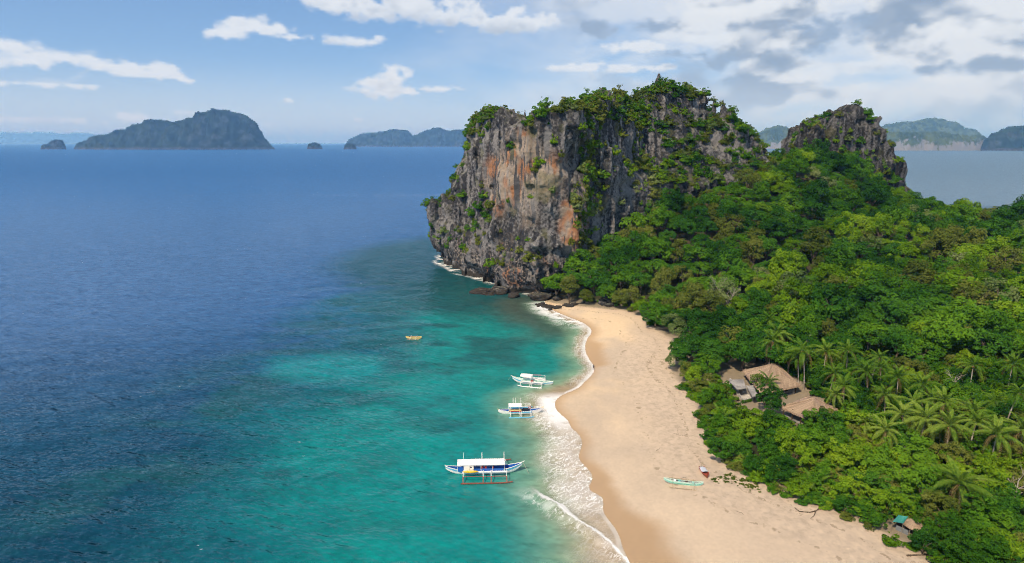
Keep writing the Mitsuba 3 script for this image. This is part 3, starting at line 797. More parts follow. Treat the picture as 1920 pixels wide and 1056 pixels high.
def palm(x, y, z, h, yaw, lean=0.12, n=17, s=1.0, name='coconut_palm', young=False):
    key = numbered(name)
    r = np.random.default_rng(1000 + USED[name] * 13 + (500 if young else 0))
    t = np.linspace(0, 1, 10)
    off = lean * h * t ** 1.7
    spine = np.column_stack([x + off * math.cos(yaw), y + off * math.sin(yaw), z - 0.4 + (h + 0.4) * t])
    rad = np.interp(t, [0, 0.08, 0.3, 1], [0.26, 0.19, 0.15, 0.11])
    head = spine[-1]
    if not young:
        scene[key + '__trunk'] = ply(tube(spine, rad * (0.9 + 0.1 * (np.arange(10) % 2)), 7), 'bark_grey', smooth=True)
        inst(key + '__coconuts', 'palm_nuts', place(*head, yaw, 1.0))
    ga = 2.399963
    for i in range(n):
        q = i / (n - 1)
        el = math.radians((70 if young else 74) - (62 if young else 104) * q + r.uniform(-8, 8))
        a = yaw + i * ga + r.uniform(-0.4, 0.4)
        g = 0 if q < 0.3 else 1 if q < 0.78 else 2
        if not young and q > 0.80 and r.random() < 0.6:
            g = 3
        ce, se, ca, sa = math.cos(el), math.sin(el), math.cos(a), math.sin(a)
        tw = r.uniform(-0.35, 0.35)
        ex = np.array([ca * ce, sa * ce, se]); ey = np.array([-sa, ca, 0.0]); ez = np.cross(ex, ey)
        ey2 = ey * math.cos(tw) + ez * math.sin(tw); ez2 = np.cross(ex, ey2)
        M = np.eye(4)
        k = s * r.uniform(0.85, 1.1) * (0.8 if q < 0.12 else 1)
        M[:3, 0], M[:3, 1], M[:3, 2] = ex * k, ey2 * k, ez2 * k
        M[:3, 3] = head + np.array([0, 0, 0.05])
        inst(key + '__frond' + (f'_{i:03d}' if i else ''), f'frond_{g}', M)
    return key


# (survey column, row of the crown's heart, trunk height, size)
PALMS = [(1592, 655, 9, 1), (1632, 702, 8, 1), (1640, 668, 9, .9), (1687, 710, 9, 1), (1736, 722, 9, .95), (1586, 722, 8, 1), (1566, 742, 6.5, .95), (1664, 742, 7, .9), (1826, 684, 9, 1.05), (1897, 684, 9, .95),
         (1772, 756, 8.5, 1), (1712, 757, 7.5, .95), (1700, 778, 7, .95), (1745, 752, 8, .9), (1620, 792, 5.5, .9), (1664, 808, 6, 1), (1731, 783, 8.5, 1.1), (1783, 797, 8.5, 1.1), (1826, 776, 8.5, 1.0), (1826, 795, 7.5, 1.05),
         (1868, 814, 9, 1.1), (1918, 812, 9, 1.1), (1897, 734, 10, .85), (1860, 752, 7, .9), (1608, 690, 8, .95), (1655, 690, 8, .9), (1560, 700, 7.5, .95),
         (1442, 600, 10, .95), (1446, 640, 9.5, 1), (1466, 628, 10, 1), (1515, 660, 10.5, 1.1), (1502, 668, 7.5, .85), (1548, 662, 8, .95)]
NOTE = {28: 'slim coconut palm with dark gaps below its crown behind the large thatched roof', 29: 'coconut palm with two pale trunks showing behind the large thatched roof',
        30: 'tall leaning coconut palm right of the large thatched roof', 31: 'short coconut palm leaning beside the right corner of the large thatched roof',
        22: 'thin crowned coconut palm on a long pale trunk near the right edge', 27: 'coconut palm standing farthest back behind the large thatched roof'}
PALM_XY = []
for i, (px, py, h, s) in enumerate(PALMS):
    h *= 1.0 if i in NOTE else 0.84
    q = on_ground(px, py, h)
    yaw = RNG.uniform(0, 6.28)
    near = q[1] < 190
    k = palm(q[0], q[1], q[2], h, yaw, RNG.uniform(0.02, 0.2), int(RNG.integers(20, 27)), s * RNG.uniform(0.84, 1.1))
    PALM_XY.append(q[:2])
    tag(k, NOTE.get(i, 'coconut palm with arching green fronds in the dense grove right of the houses'), 'palm tree', None if i in NOTE else 'coconut palms of the grove')
q = on_ground(1806, 912, 5.0)
tag(palm(q[0], q[1], q[2], 5.0, 2.0, 0.12, 24, 1.25), 'large star shaped coconut palm alone among bushes at lower right', 'palm tree')
PALM_XY.append(q[:2])
for px, py, h, s, lab in [(1442, 716, 4.5, .85, 'small coconut palm in front of the large thatched roof beside a dark tree'), (1338, 738, 2.2, .8, 'young yellowish palm in the bushes at the top of the beach'),
                          (1354, 786, 2.6, .95, 'young palm with upright yellow fronds in the bushes beside the sandy yard'), (1612, 915, 1.2, .8, 'low sprouting palm in the bare soil patch behind the lower treeline'),
                          (1527, 912, 1.3, .95, 'low sprouting palm at the edge of the sand left of the grassy bush'), (1398, 868, 1.0, .6, 'small yellow palm sapling beside the sandy clearing at the lower treeline')]:
    q = on_ground(px, py, h)
    k = palm(q[0], q[1], q[2], h, 1.0, 0.05, 13, s, young=h < 3)
    tag(k, lab, 'palm tree')
    PALM_XY.append(q[:2])
PALM_XY = np.array(PALM_XY)

# ---------------------------------------------------------------- vegetation: trees that can be told apart
YARD = np.array([on_ground(*q)[:2] for q in [(1362, 712), (1400, 700), (1445, 690), (1505, 718), (1530, 745), (1578, 768), (1572, 792), (1500, 798), (1455, 792), (1425, 800), (1376, 772)]])
BARE = [np.array([on_ground(*q)[:2] for q in P]) for P in ([(1390, 830), (1425, 835), (1430, 868), (1400, 875)], [(1560, 895), (1640, 900), (1640, 935), (1565, 930)])]
TAKEN = []
for _p, _r in (((1688, 992), 2.8), ((1708, 1000), 2.0), ((1806, 930), 2.6), ((1800, 955), 2.6), ((1676, 1012), 1.6), ((1700, 1018), 1.6), ((1520, 800), 2.2), ((1556, 786), 2.0), ((1490, 800), 2.6), ((1392, 768), 2.6), ((1376, 758), 2.6), ((1366, 742), 2.2), ((1408, 768), 2.6), ((1425, 785), 2.4)):
    TAKEN.append((*on_ground(*_p)[:2], _r))
HUT = np.array(TAKEN)


def tree(px, py, h, kind, s, label, sz=None, group=None, name='broadleaf_tree', j=0):
    """px, py: survey point of the crown's middle; h: its height above the ground."""
    q = on_ground(px, py, h)
    k = numbered(name)
    inst(k, f'kind_{kind}_{j}', place(q[0], q[1], q[2] - 0.2, RNG.uniform(0, 6.28), s, sz))
    tag(k, label, 'tree' if 'tree' in name else 'bush', group)
    TAKEN.append((q[0], q[1], s * 4.0))
    return k


tree(1258, 598, 4.4, 'fine_leaf_dark', 1.35, 'large dense sea almond tree overhanging the sand at the middle of the beach', 0.85)
tree(1215, 590, 2.0, 'fine_leaf_mid', 0.6, 'low green bush on the far left foot of the large overhanging beach tree', name='beach_bush')
tree(1292, 662, 4.0, 'fine_leaf_dark', 1.2, 'wide dark green tree bulging over the sand left of the house', 0.75)
tree(1318, 690, 2.2, 'fine_leaf_mid', 0.8, 'rounded green tree with its skirt touching the sand in front of the shaded grove', 0.6, j=1)
tree(1318, 625, 6.2, 'fine_leaf_dark', 1.35, 'spreading tree with a broad dark crown above the shaded yard', 1.0, j=1)
tree(1375, 608, 7.0, 'fine_leaf_mid', 1.35, 'broad crowned tree whose shade blackens the ground behind the house', 1.05)
tree(1405, 615, 6.5, 'fine_leaf_dark', 1.05, 'round dark tree directly left of the palms behind the house', 1.1)
for px, py, h, s_, kd, lab in [(1440, 655, 6.5, 1.0, 'broad_leaf_dark', 'dark spreading tree behind the apex of the large thatched roof'), (1480, 668, 6.0, 0.85, 'broad_leaf_mid', 'green spreading tree behind the right slope of the large thatched roof'),
                              (1395, 655, 6.5, 0.95, 'broad_leaf_dark', 'dark tree shading the ground behind the left corner of the large thatched roof'), (1420, 632, 7.5, 1.1, 'broad_leaf_dark', 'tall dark tree in the black shade behind the large thatched roof')]:
    tree(px, py, h, kd, s_, lab, 1.05)
tree(1350, 655, 5.5, 'fine_leaf_dark', 0.75, 'lower dark tree at the left end of the walled terrace', 0.9)
tree(1202, 571, 1.9, 'fine_leaf_bright', 0.55, 'bright yellow green bush at the forest foot where the beach begins', 0.55, name='beach_bush')
tree(1420, 711, 4.0, 'loose_leaf_bright', 0.5, 'small airy yellow green tree in front of the large thatched roof', 0.6)
tree(1438, 752, 3.2, 'fine_leaf_dark', 0.68, 'dark glossy tree between the two thatched roofs', 0.72, j=1)
tree(1440, 785, 2.2, 'fine_leaf_dark', 0.5, 'small dark bush below the dark glossy tree between the roofs', 0.5, name='garden_bush')
tree(1585, 950, 1.3, 'fine_leaf_dark', 0.42, 'rounded grassy dark bush at the edge of the sand left of the hut', 0.36, name='beach_bush')
tree(1360, 850, 1.8, 'fine_leaf_dark', 0.6, 'blue green bush at the corner of the treeline above the beached dinghy', 0.5, name='beach_bush', j=1)
tree(1715, 850, 3.0, 'fine_leaf_mid', 0.8, 'large bright green bush tree left of the star shaped palm', 0.7)
tree(1752, 848, 2.2, 'loose_leaf_olive', 0.5, 'rust tinged olive bush in front of the palm grove', 0.45, name='garden_bush')
tree(1062, 508, 5.5, 'round_leaf_olive', 1.2, 'olive green tree against the foot of the cliff at the far end of the beach', 1.05)
tree(1035, 535, 4.5, 'round_leaf_dark', 1.15, 'dark tree at the left tip of the forest above the shore rocks', 0.85)
tree(1115, 525, 6.0, 'round_leaf_dark', 1.45, 'big dark round tree above the far end of the beach', 1.05, j=1)
tree(1165, 520, 6.0, 'round_leaf_mid', 1.35, 'green tree above the pale boulder at the back of the beach', 1.1)

# ---------------------------------------------------------------- vegetation: bare and dead trees
def bare_tree(px, py, h, label, spread=0.5, seed=0):
    q = on_ground(px, py, 0)
    r = np.random.default_rng(seed)
    k = numbered('bare_tree')
    t = np.linspace(0, 1, 8)
    w = np.cumsum(r.normal(size=(8, 2)) * 0.10 * h / 8, 0)
    spine = np.column_stack([q[0] + w[:, 0], q[1] + w[:, 1], q[2] - 0.5 + (h * 0.8 + 0.5) * t])
    scene[k + '__trunk'] = ply(tube(spine, np.linspace(0.21, 0.09, 8), 6), 'bark_grey', smooth=True)

    def limb(s, d, L, rad, lev):
        out = []
        t = np.linspace(0, 1, 5)[:, None]
        bend = r.normal(size=3) * 0.15 * L
        c = s + d * L * t + bend * t ** 2 + np.array([0, 0, 0.12 * L]) * t ** 2
        out.append(tube(c, np.linspace(rad, rad * 0.45, 5), 4))
        if lev > 0:
            for _ in range(3):
                b = r.integers(1, 5)
                dd = d + r.normal(size=3) * 0.55; dd /= np.linalg.norm(dd)
                out += limb(c[b], dd, L * r.uniform(0.4, 0.65), rad * 0.55, lev - 1)
        return out
    for i in range(7):
        b = r.integers(3, 8)
        a = i * 2.4 + r.uniform(-.4, .4)
        d = np.array([math.cos(a) * spread, math.sin(a) * spread, r.uniform(0.45, 0.9)]); d /= np.linalg.norm(d)
        scene[k + '__branch' + (f'_{i:03d}' if i else '')] = ply(join(limb(spine[b], d, h * r.uniform(0.22, 0.36), 0.085, 2)), 'bark_grey', smooth=True)
    tag(k, label, 'tree')


bare_tree(1345, 590, 13, 'tall pale bare tree with a straight trunk rising through the forest above the beach', seed=1)
bare_tree(1366, 600, 10.5, 'thinner bare pale tree just right of the tallest bare trunk', seed=2)
bare_tree(1334, 600, 8, 'short bare tree left of the tallest bare trunk', seed=3)
bare_tree(1500, 690, 9, 'crooked bare tree with forked pale limbs behind the right corner of the thatched house', 0.8, seed=4)
bare_tree(1480, 415, 9, 'pale dead tree spreading grey limbs on the slope below the rock tower', 0.9, seed=5)
bare_tree(1712, 690, 6, 'grey leafless tree amid the palms in the middle of the grove', 0.9, seed=6)
bare_tree(1785, 745, 7, 'grey leafless tangle behind the front palms of the grove', 0.9, seed=7)
bare_tree(1905, 945, 5.5, 'whitish leafless shrub tree at the lower right edge of the view', 1.0, seed=8)
bare_tree(1875, 450, 9, 'grey twiggy leafless tree in the upper right of the forest', 0.8, seed=9)
bare_tree(1580, 560, 8, 'thin bare trunk standing in the middle of the forest slope', 0.5, seed=10)

# ---------------------------------------------------------------- vegetation: the forest
def rock_top(x, y):
    P = np.array([[x, y]])
    for F in (FOOT, FOOT2):
        if inside(P, F)[0] and poly_dist(P, F, True)[0] > 2:
            return True
    return False


cand = RNG.uniform([8, 78], [345, 425], (24000, 2))
cand = cand[(wooded(cand) > 0.6) & (shore(cand) > 4)]
cz = ground(cand)
CELL, kept = {}, []
for (x, y), z in zip(cand, cz):
    px, py, f = seen((x, y, z + 5))
    if not (-60 < 1990 - px and px > 900 and -200 < py < 1130) or rock_top(x, y):
        continue
    P = np.array([[x, y]])
    w = float(wooded(P)[0])
    grove = inside(P, GROVE)[0] if 'GROVE' in globals() else (px > 1545 - 0.25 * (py - 640) and 660 < py < 860 and px < 1960)
    if y < 128:
        s = RNG.uniform(0.42, 0.72)
    elif grove:
        s = RNG.uniform(0.32, 0.56)
    else:
        s = RNG.uniform(0.70, 1.0) if RNG.random() < 0.45 else RNG.uniform(1.0, 1.55)
    if w < 3.5:
        s *= 0.62 if y < 165 else 0.8
    if w < 10 and 120 < y < 168:
        s = min(s, RNG.uniform(0.4, 0.6))
    if inside(P, YARD)[0] or poly_dist(P, YARD, True)[0] < 3.2 * s or any(inside(P, b)[0] for b in BARE):
        continue
    sep = 5.3 * s + 0.5
    if grove and np.min(np.hypot(*(PALM_XY - [x, y]).T)) < 1.5:
        continue
    if any((x - a) ** 2 + (y - b) ** 2 < (0.62 * r + 0.5 * sep) ** 2 for a, b, r in TAKEN):
        continue
    g = (int(x // 7), int(y // 7))
    if any((x - a) ** 2 + (y - b) ** 2 < ((sep + o) * 0.5) ** 2 for i in (-1, 0, 1) for j in (-1, 0, 1) for a, b, o in CELL.get((g[0] + i, g[1] + j), ())):
        continue
    CELL.setdefault(g, []).append((x, y, sep))
    kept.append((s / f, x, y, z, s, px, py, grove, w))
kept.sort(reverse=True)
NAMED = []
LOOK = {'leaf_dark': 'dark green', 'leaf_mid': 'mid green', 'leaf_bright': 'bright green', 'leaf_olive': 'olive green', 'leaf_pale': 'pale silvery green'}
FORM = {'round': 'round crowned', 'broad': 'broad crowned', 'tall': 'vine hung', 'loose': 'loose crowned', 'fine': 'dense leafy'}
for n, (_, x, y, z, s, px, py, grove, w) in enumerate(kept):
    tone = float(meshkit.fbm(np.array([[x / 28, y / 28, 4.0]]), 3)[0]) + RNG.normal() * 0.10
    if y < 128 or grove:
        pool = ['fine_leaf_dark', 'fine_leaf_mid', 'fine_leaf_mid', 'fine_leaf_bright', 'fine_leaf_olive', 'fine_leaf_bright']
    elif px < 1420 and y > 225:
        pool = ['round_leaf_dark', 'broad_leaf_dark', 'tall_leaf_olive', 'broad_leaf_mid', 'round_leaf_mid', 'loose_leaf_olive']
    else:
        pool = ['round_leaf_dark', 'broad_leaf_dark', 'round_leaf_dark', 'broad_leaf_mid', 'tall_leaf_mid', 'round_leaf_mid', 'tall_leaf_bright', 'broad_leaf_bright', 'round_leaf_bright', 'loose_leaf_olive', 'loose_leaf_pale', 'tall_leaf_olive']
    k = pool[int(np.clip((tone - 0.25) / 0.5, 0, 0.999) * len(pool))] if RNG.random() < 0.6 else pool[RNG.integers(len(pool))]
    j = int(RNG.integers(2))
    M = place(x, y, z - 0.3, RNG.uniform(0, 6.28), s * RNG.uniform(0.92, 1.1), s * RNG.uniform(0.85, 1.2))
    if n < 290:
        key = numbered('forest_tree')
        inst(key, f'kind_{k}_{j}', M)
        form, leaf = k.split('_', 1)
        NAMED.append((px, py, key, f'{FORM[form]} {LOOK[leaf]} tree', grove, y))
    else:
        inst(f'forest__{n:05d}', f'mass_{k}_{j}', M)
MARKS = [(1446, 684, 'large thatched roof'), (1520, 770, 'lower thatched roof'), (1690, 978, 'turquoise hut'), (1806, 912, 'star shaped palm'), (1282, 909, 'beached canoe'), (1202, 571, 'yellow green beach bush'), (1345, 545, 'tallest bare trunk'),
         (1132, 569, 'pale angular boulder'), (1258, 598, 'overhanging beach tree'), (1500, 665, 'crooked bare tree'), (1480, 405, 'pale dead tree'), (1712, 680, 'leafless grove tree'), (1875, 440, 'twiggy leafless tree'),
         (1905, 935, 'whitish leafless shrub'), (1580, 545, 'thin bare trunk'), (1420, 290, 'cliff shoulder'), (1700, 395, 'rock tower foot'), (1560, 290, 'rock tower'), (1300, 380, 'bare cliff slabs'), (1540, 955, 'fallen forked branch'), (1385, 735, 'walled open court')]
ROWS = {}
for px, py, key, what, grove, y in NAMED:
    dist, mx, my, name = min((math.hypot(px - a, py - b), a, b, t) for a, b, t in MARKS)
    if dist < 105:
        way = ('left of' if px < mx else 'right of') if abs(px - mx) > abs(py - my) else ('above' if py < my else 'below')
        where = f'{way} the {name}'
    elif grove:
        where = f'under the {"front" if py > 770 else "back"} palms, {"left" if px < 1700 else "middle" if px < 1820 else "right"} of grove'
    else:
        v = 'skyline' if py < 420 else 'upper' if py < 500 else 'middle' if py < 600 else 'lower' if py < 840 else 'seaward'
        h = 'left' if px < 1400 else 'central' if px < 1580 else 'right' if px < 1760 else 'far right' if px < 1850 else 'right edge'
        where = f'{"at" if h == "right edge" else "in"} the {h}{" of the" if h == "right edge" else ""} {v} forest' if v != 'seaward' else f'{"at" if h == "right edge" else "in"} the {h}{" of the" if h == "right edge" else ""} beach thicket'
    ROWS.setdefault(f'{what} {where}', []).append((px, key))
for text, found in ROWS.items():
    found.sort()
    names = {1: [''], 2: ['left hand ', 'right hand '], 3: ['leftmost ', 'middle ', 'rightmost ']}.get(len(found)) or [f'{q} from left, ' for q in ('first', 'second', 'third', 'fourth', 'fifth', 'sixth', 'seventh', 'eighth', 'ninth', 'tenth')[:len(found)]]
    names = names if len(names) == len(found) else None
    for i, (_, key) in enumerate(found):
        tag(key, (names[i] if names else '') + text, 'tree', None if names else text)
ORD = ['first', 'second', 'third', 'fourth', 'fifth', 'sixth', 'seventh', 'eighth', 'ninth', 'tenth', 'eleventh', 'twelfth', 'thirteenth', 'fourteenth']
PROWS = {}
for i, (px, py, h, s_) in enumerate(PALMS):
    if i not in NOTE:
        PROWS.setdefault('front' if py > 768 else 'middle' if py > 705 else 'back', []).append((px, f'coconut_palm_{i:03d}' if i else 'coconut_palm'))
for row, found in PROWS.items():
    for i, (_, key) in enumerate(sorted(found)):
        tag(key, f'{ORD[i]} coconut palm from the left in the {row} row of the grove', 'palm tree', 'coconut palms of the grove')
tag('forest', 'dense green tropical forest filling the hillside between beach and cliff', kind='stuff')
print('forest trees', len(kept))

# undergrowth fills the gaps between the trunks
cand = np.vstack([RNG.uniform([20, 78], [345, 400], (7000, 2)), RNG.uniform([35, 78], [150, 215], (3600, 2))])
w = wooded(cand)
cand, w = cand[(w > -0.8) & (shore(cand) > 4)], w[(w > -0.8) & (shore(cand) > 4)]
cz = ground(cand)
k = 0
for (x, y), z, wd in zip(cand, cz, w):
    px, py, f = seen((x, y, z + 1))
    P = np.array([[x, y]])
    if not (900 < px < 2000 and py < 1130) or rock_top(x, y) or inside(P, YARD)[0] or any(inside(P, b)[0] for b in BARE) or (150 < y < 205 and wd < 26 and px < 1500 and py < 720):
        continue
    if y > 200 and RNG.random() < 0.75 or np.any(np.hypot(HUT[:, 0] - x, HUT[:, 1] - y) < HUT[:, 2] * 0.8):
        continue
    kind = ['bush_leaf_dark', 'bush_leaf_mid', 'bush_leaf_bright', 'bush_leaf_olive'][RNG.integers(4)]
    s = RNG.uniform(0.16, 0.38) * (0.75 if wd < 1.5 else 1)
    inst(f'undergrowth__{k:05d}', f'mass_{kind}_{int(RNG.integers(2))}', place(x, y, z - 1.2 * s, RNG.uniform(0, 6.28), s, s * 0.8))
    k += 1
tag('undergrowth', 'low green bushes and saplings covering the forest floor and its edge', kind='stuff')

# ---------------------------------------------------------------- vegetation: on the rock
def on_rock(m, name, label, count, want, seed, lo=1.0, hi=3.4):
    r = np.random.default_rng(seed)
    tri = m.triangles.mean(1); nrm = m.face_normals
    sm = trimesh.graph  # faces are about a metre across; a blurred normal tells ledges from walls
    pr = want(tri, nrm) * m.area_faces
    pr = pr * ((nrm[:, 1] < 0.35) | (nrm[:, 2] > 0.3)) * (tri[:, 2] > 3.5)
    ids = r.choice(len(tri), count, replace=False, p=pr / pr.sum())
    pal = ['bush_leaf_dark', 'bush_leaf_mid', 'bush_leaf_olive', 'bush_leaf_bright', 'bush_leaf_olive', 'bush_leaf_mid', 'bush_leaf_bright', 'bush_leaf_olive', 'bush_leaf_pale']
    for k, i in enumerate(ids):
        p, n = tri[i], nrm[i]
        c = float(meshkit.noise(np.array([p / 14]), 77)[0])
        kind = pal[int(np.clip(c + r.normal() * 0.22, 0, 0.999) * len(pal))]
        s = r.uniform(lo, hi) / 4.2 * (1.0 if n[2] > 0.3 else 0.7)
        hang = n[2] < 0.25
        M = place(p[0] + n[0] * 0.2, p[1] + n[1] * 0.2, p[2] - (5.5 * s if hang else 2.6 * s), r.uniform(0, 6.28), s * (0.75 if hang else 1), s * (1.15 if hang else 0.95))
        inst(f'{name}__{k:05d}', f'mass_{kind}_{int(r.integers(2))}', M)
    tag(name, label, kind='stuff')


def want1(p, n):
    f = meshkit.fbm(p / [11, 11, 16], 4, 61)
    right = sst(38, 62, p[:, 0])
    gully = np.exp(-((p[:, 0] - 34 - 0.05 * (p[:, 2] - 40)) / 5) ** 2) * sst(20, 34, p[:, 2])
    green = sst(0.55 - 0.09 * right, 0.64 - 0.06 * right, f + 0.22 * sst(0.1, 0.8, n[:, 2]))
    bare = np.exp(-(((p[:, 0] - 7) / 17) ** 2 + ((p[:, 2] - 48) / 17) ** 2))
    slab = np.exp(-(((p[:, 0] - 95) / 26) ** 2 + ((p[:, 2] - 78) / 9) ** 2))
    tuft = np.exp(-(((p[:, 0] + 19) / 9) ** 2 + ((p[:, 2] - 33) / 11) ** 2)) * sst(0.45, 0.6, f)
    crown = np.exp(-((p[:, 0] + 20) / 9) ** 2) * sst(62, 74, p[:, 2])
    return 0.5 * tuft + 0.7 * crown + green * (0.40 + 0.75 * right) * (1 - 0.93 * bare) * (1 - 0.85 * slab) * (0.12 + 0.88 * sst(4, 12, p[:, 2])) + 3.0 * gully + 0.9 * sst(0.35, 0.8, n[:, 2]) * sst(50, 70, p[:, 2]) * sst(0.4, 0.6, f + 0.2 * right)


on_rock(m1, 'cliff_vegetation', 'bushes and hanging creepers growing on ledges and crest of the sea cliff', 3000, want1, 5, 0.55, 2.7)
on_rock(m2, 'tower_vegetation', 'bushes and creepers growing on the rock tower', 520,
        lambda p, n: sst(0.46, 0.62, meshkit.fbm(p / [10, 10, 14], 4, 63) + 0.2 * sst(0.1, 0.8, n[:, 2])) * (1 - 0.8 * sst(62, 74, p[:, 2])) + 1.2 * np.exp(-(((p[:, 0] - 205) / 9) ** 2 + ((p[:, 2] - 62) / 14) ** 2)), 6, 0.9, 2.8)
# ---------------------------------------------------------------- paints and plain stuffs
def paint(key, c, rough=0.45, spec=0.4):
    scene[key] = {'type': 'twosided', 'bsdf': {'type': 'principled', 'base_color': {'type': 'rgb', 'value': list(c)}, 'roughness': rough, 'specular': spec}}


for k, c in dict(paint_white=(.78, .78, .76), paint_blue=(.02, .11, .42), paint_sky=(.12, .42, .62), paint_red=(.42, .045, .03), paint_brown=(.20, .055, .03), paint_yellow=(.78, .47, .02), paint_cream=(.70, .55, .22),
                 paint_teal=(.10, .46, .40), paint_mint=(.50, .70, .62), dark_inside=(.03, .035, .05), canvas_white=(.80, .80, .80), bamboo=(.34, .25, .15), wood_grey=(.24, .20, .165), wood_dark=(.075, .05, .035),
                 skin=(.33, .19, .12), hair=(.02, .016, .013), cloth_dark=(.035, .04, .06), cloth_red=(.33, .05, .05), net_grey=(.18, .2, .22), rope=(.45, .40, .32), cover_grey=(.46, .50, .56)).items():
    paint(k, c)


def concrete(p, n, uv):
    f = fbm(p.x * 0.7, p.y * 0.7, p.z, 4)
    g = fbm(p.x * 3, p.y * 3, p.z, 2)
    return mix((0.17, 0.165, 0.16), (0.36, 0.345, 0.325), dr.clip(smoothstep(0.3, 0.7, f) * 0.8 + 0.3 * g - 0.1, 0, 1))


scene['concrete'] = {'type': 'principled', 'base_color': proc(concrete), 'roughness': 0.9, 'specular': 0.2}


def limewash(p, n, uv):
    f = fbm(p.x * 0.9, p.y * 0.9, p.z * 0.5, 3)
    return mix((0.27, 0.255, 0.23), (0.46, 0.44, 0.41), smoothstep(0.3, 0.6, f))


scene['limewash'] = {'type': 'principled', 'base_color': proc(limewash), 'roughness': 0.85, 'specular': 0.2}


def thatch(p, n, uv):
    f = fbm(uv.x * 1.6, uv.y * 0.35, 2.0, 3) - 0.5
    g = noise(uv.x * 9.0, uv.y * 1.1, 5.0) - 0.5
    w = fbm(p.x / 2.6, p.y / 2.6, 8.0, 3) - 0.5
    c = mix((0.25, 0.18, 0.125), (0.40, 0.30, 0.21), dr.clip(0.5 + 1.3 * f + 0.6 * g, 0, 1))
    c = mix(c, (0.25, 0.18, 0.155), 0.7 * smoothstep(0.0, 0.25, w))
    course = smoothstep(0.16, 0.0, dr.abs(uv.y / 0.55 - dr.floor(uv.y / 0.55) - 0.08))
    return c * (1 - 0.28 * course)


def thatch_bump(p, n, uv):
    return 0.08 * noise(uv.x * 8.0, uv.y * 0.9, 1.0) + 0.06 * noise(uv.x * 2.0, uv.y * 2.0, 4.0)


scene['thatch'] = {'type': 'twosided', 'bsdf': {'type': 'bumpmap', 'scale': 1.0, 'tex': proc(thatch_bump, 0.03), 'nested': {'type': 'principled', 'base_color': proc(thatch), 'roughness': 0.95, 'specular': 0.1}}}
scene['green_cloth'] = {'type': 'twosided', 'bsdf': {'type': 'principled', 'base_color': {'type': 'rgb', 'value': [0.03, 0.21, 0.18]}, 'roughness': 0.4}}
scene['blue_cloth'] = {'type': 'twosided', 'bsdf': {'type': 'principled', 'base_color': {'type': 'rgb', 'value': [0.03, 0.18, 0.33]}, 'roughness': 0.4}}


def box(c, s, R=None):
    m = trimesh.creation.box(s)
    v = m.vertices if R is None else m.vertices @ np.asarray(R).T
    return v + np.asarray(c, float), m.faces


def bar(a, b, w, h=None):
    """A squared bar from a to b."""
    a, b = np.asarray(a, float), np.asarray(b, float)
    d = b - a; L = np.linalg.norm(d); d /= L
    s = np.cross([0, 0, 1.0] if abs(d[2]) < 0.95 else [1.0, 0, 0], d); s /= np.linalg.norm(s)
    u = np.cross(d, s)
    return box((a + b) / 2, [L, w, h or w], np.stack([d, s, u], 1))


class Thing:
    """Collects a thing's parts; local frame: origin on the ground or water, turned by yaw."""
    def __init__(self, name, label, category, loc, yaw=0.0, group=None):
        self.key = numbered(name)
        self.M = np.eye(4)
        c, s = math.cos(yaw), math.sin(yaw)
        self.M[:3, :3] = [[c, -s, 0], [s, c, 0], [0, 0, 1]]
        self.M[:3, 3] = loc
        self.count = {}
        tag(self.key, label, category, group)

    def part(self, name, mesh, bsdf, smooth=30, uv=None, under=None, label=None):
        base = (under or self.key) + '__' + name
        n = self.count.get(base, 0); self.count[base] = n + 1
        key = base + (f'_{n:03d}' if n else '')
        scene[key] = ply(mesh, bsdf, smooth=smooth, uv=uv, to_world=mat(self.M))
        if label:
            labels[key] = {'label': label}
        return key


# ---------------------------------------------------------------- outrigger boats
def loft(sec):
    """sec: (n, m, 3) section rings, open; skinned with capped ends."""
    n, m = sec.shape[:2]
    v = sec.reshape(-1, 3)
    i, j = np.meshgrid(np.arange(n - 1), np.arange(m - 1), indexing='ij')
    q = np.stack([i * m + j, (i + 1) * m + j, (i + 1) * m + j + 1, i * m + j + 1], -1).reshape(-1, 4)
    return v, np.vstack([q[:, [0, 1, 2]], q[:, [0, 2, 3]]])


def hull_lines(L, beam, free, bow, stern, n=33):
    t = np.linspace(-1, 1, n)
    b = beam / 2 * np.maximum(1 - np.abs(t) ** 2.6, 0.03) ** 0.75
    g = free + bow * np.clip(t, 0, 1) ** 2.6 + stern * np.clip(-t, 0, 1) ** 2.6
    k = -0.45 + (free * 0.55 + bow + 0.2) * np.clip(t, 0, 1) ** 5 + (free * 0.55 + stern + 0.2) * np.clip(-t, 0, 1) ** 5
    k = np.minimum(k, g - 0.10)
    return t * L / 2, b, g, k


def boat_hull(L, beam, free, bow, stern):
    x, b, g, k = hull_lines(L, beam, free, bow, stern)
    outer = []
    for xi, bi, gi, ki in zip(x, b, g, k):
        u = np.linspace(-1, 1, 9)
        y = -np.sign(u) * bi * np.abs(u) ** 0.55
        z = ki + (gi - ki) * np.abs(u) ** 1.9
        outer.append(np.column_stack([u * 0 + xi, y, z]))
    return np.array(outer), x, b, g, k


def inner_hull(x, b, g, k, depth):
    s = []
    for xi, bi, gi, ki in zip(x, b, g, k):
        bi = max(bi - 0.07, 0.01); fl = max(gi - depth, ki + 0.05)
        s.append([(xi, -bi, gi), (xi, -bi * 0.85, fl), (xi, bi * 0.85, fl), (xi, bi, gi)])
    return np.array(s)


def rail(x, b, g, w=0.07, h=0.12, off=0.03):
    return join([tube(np.column_stack([x, s * (b + off), g + 0.02]), w, 5) for s in (-1, 1)])


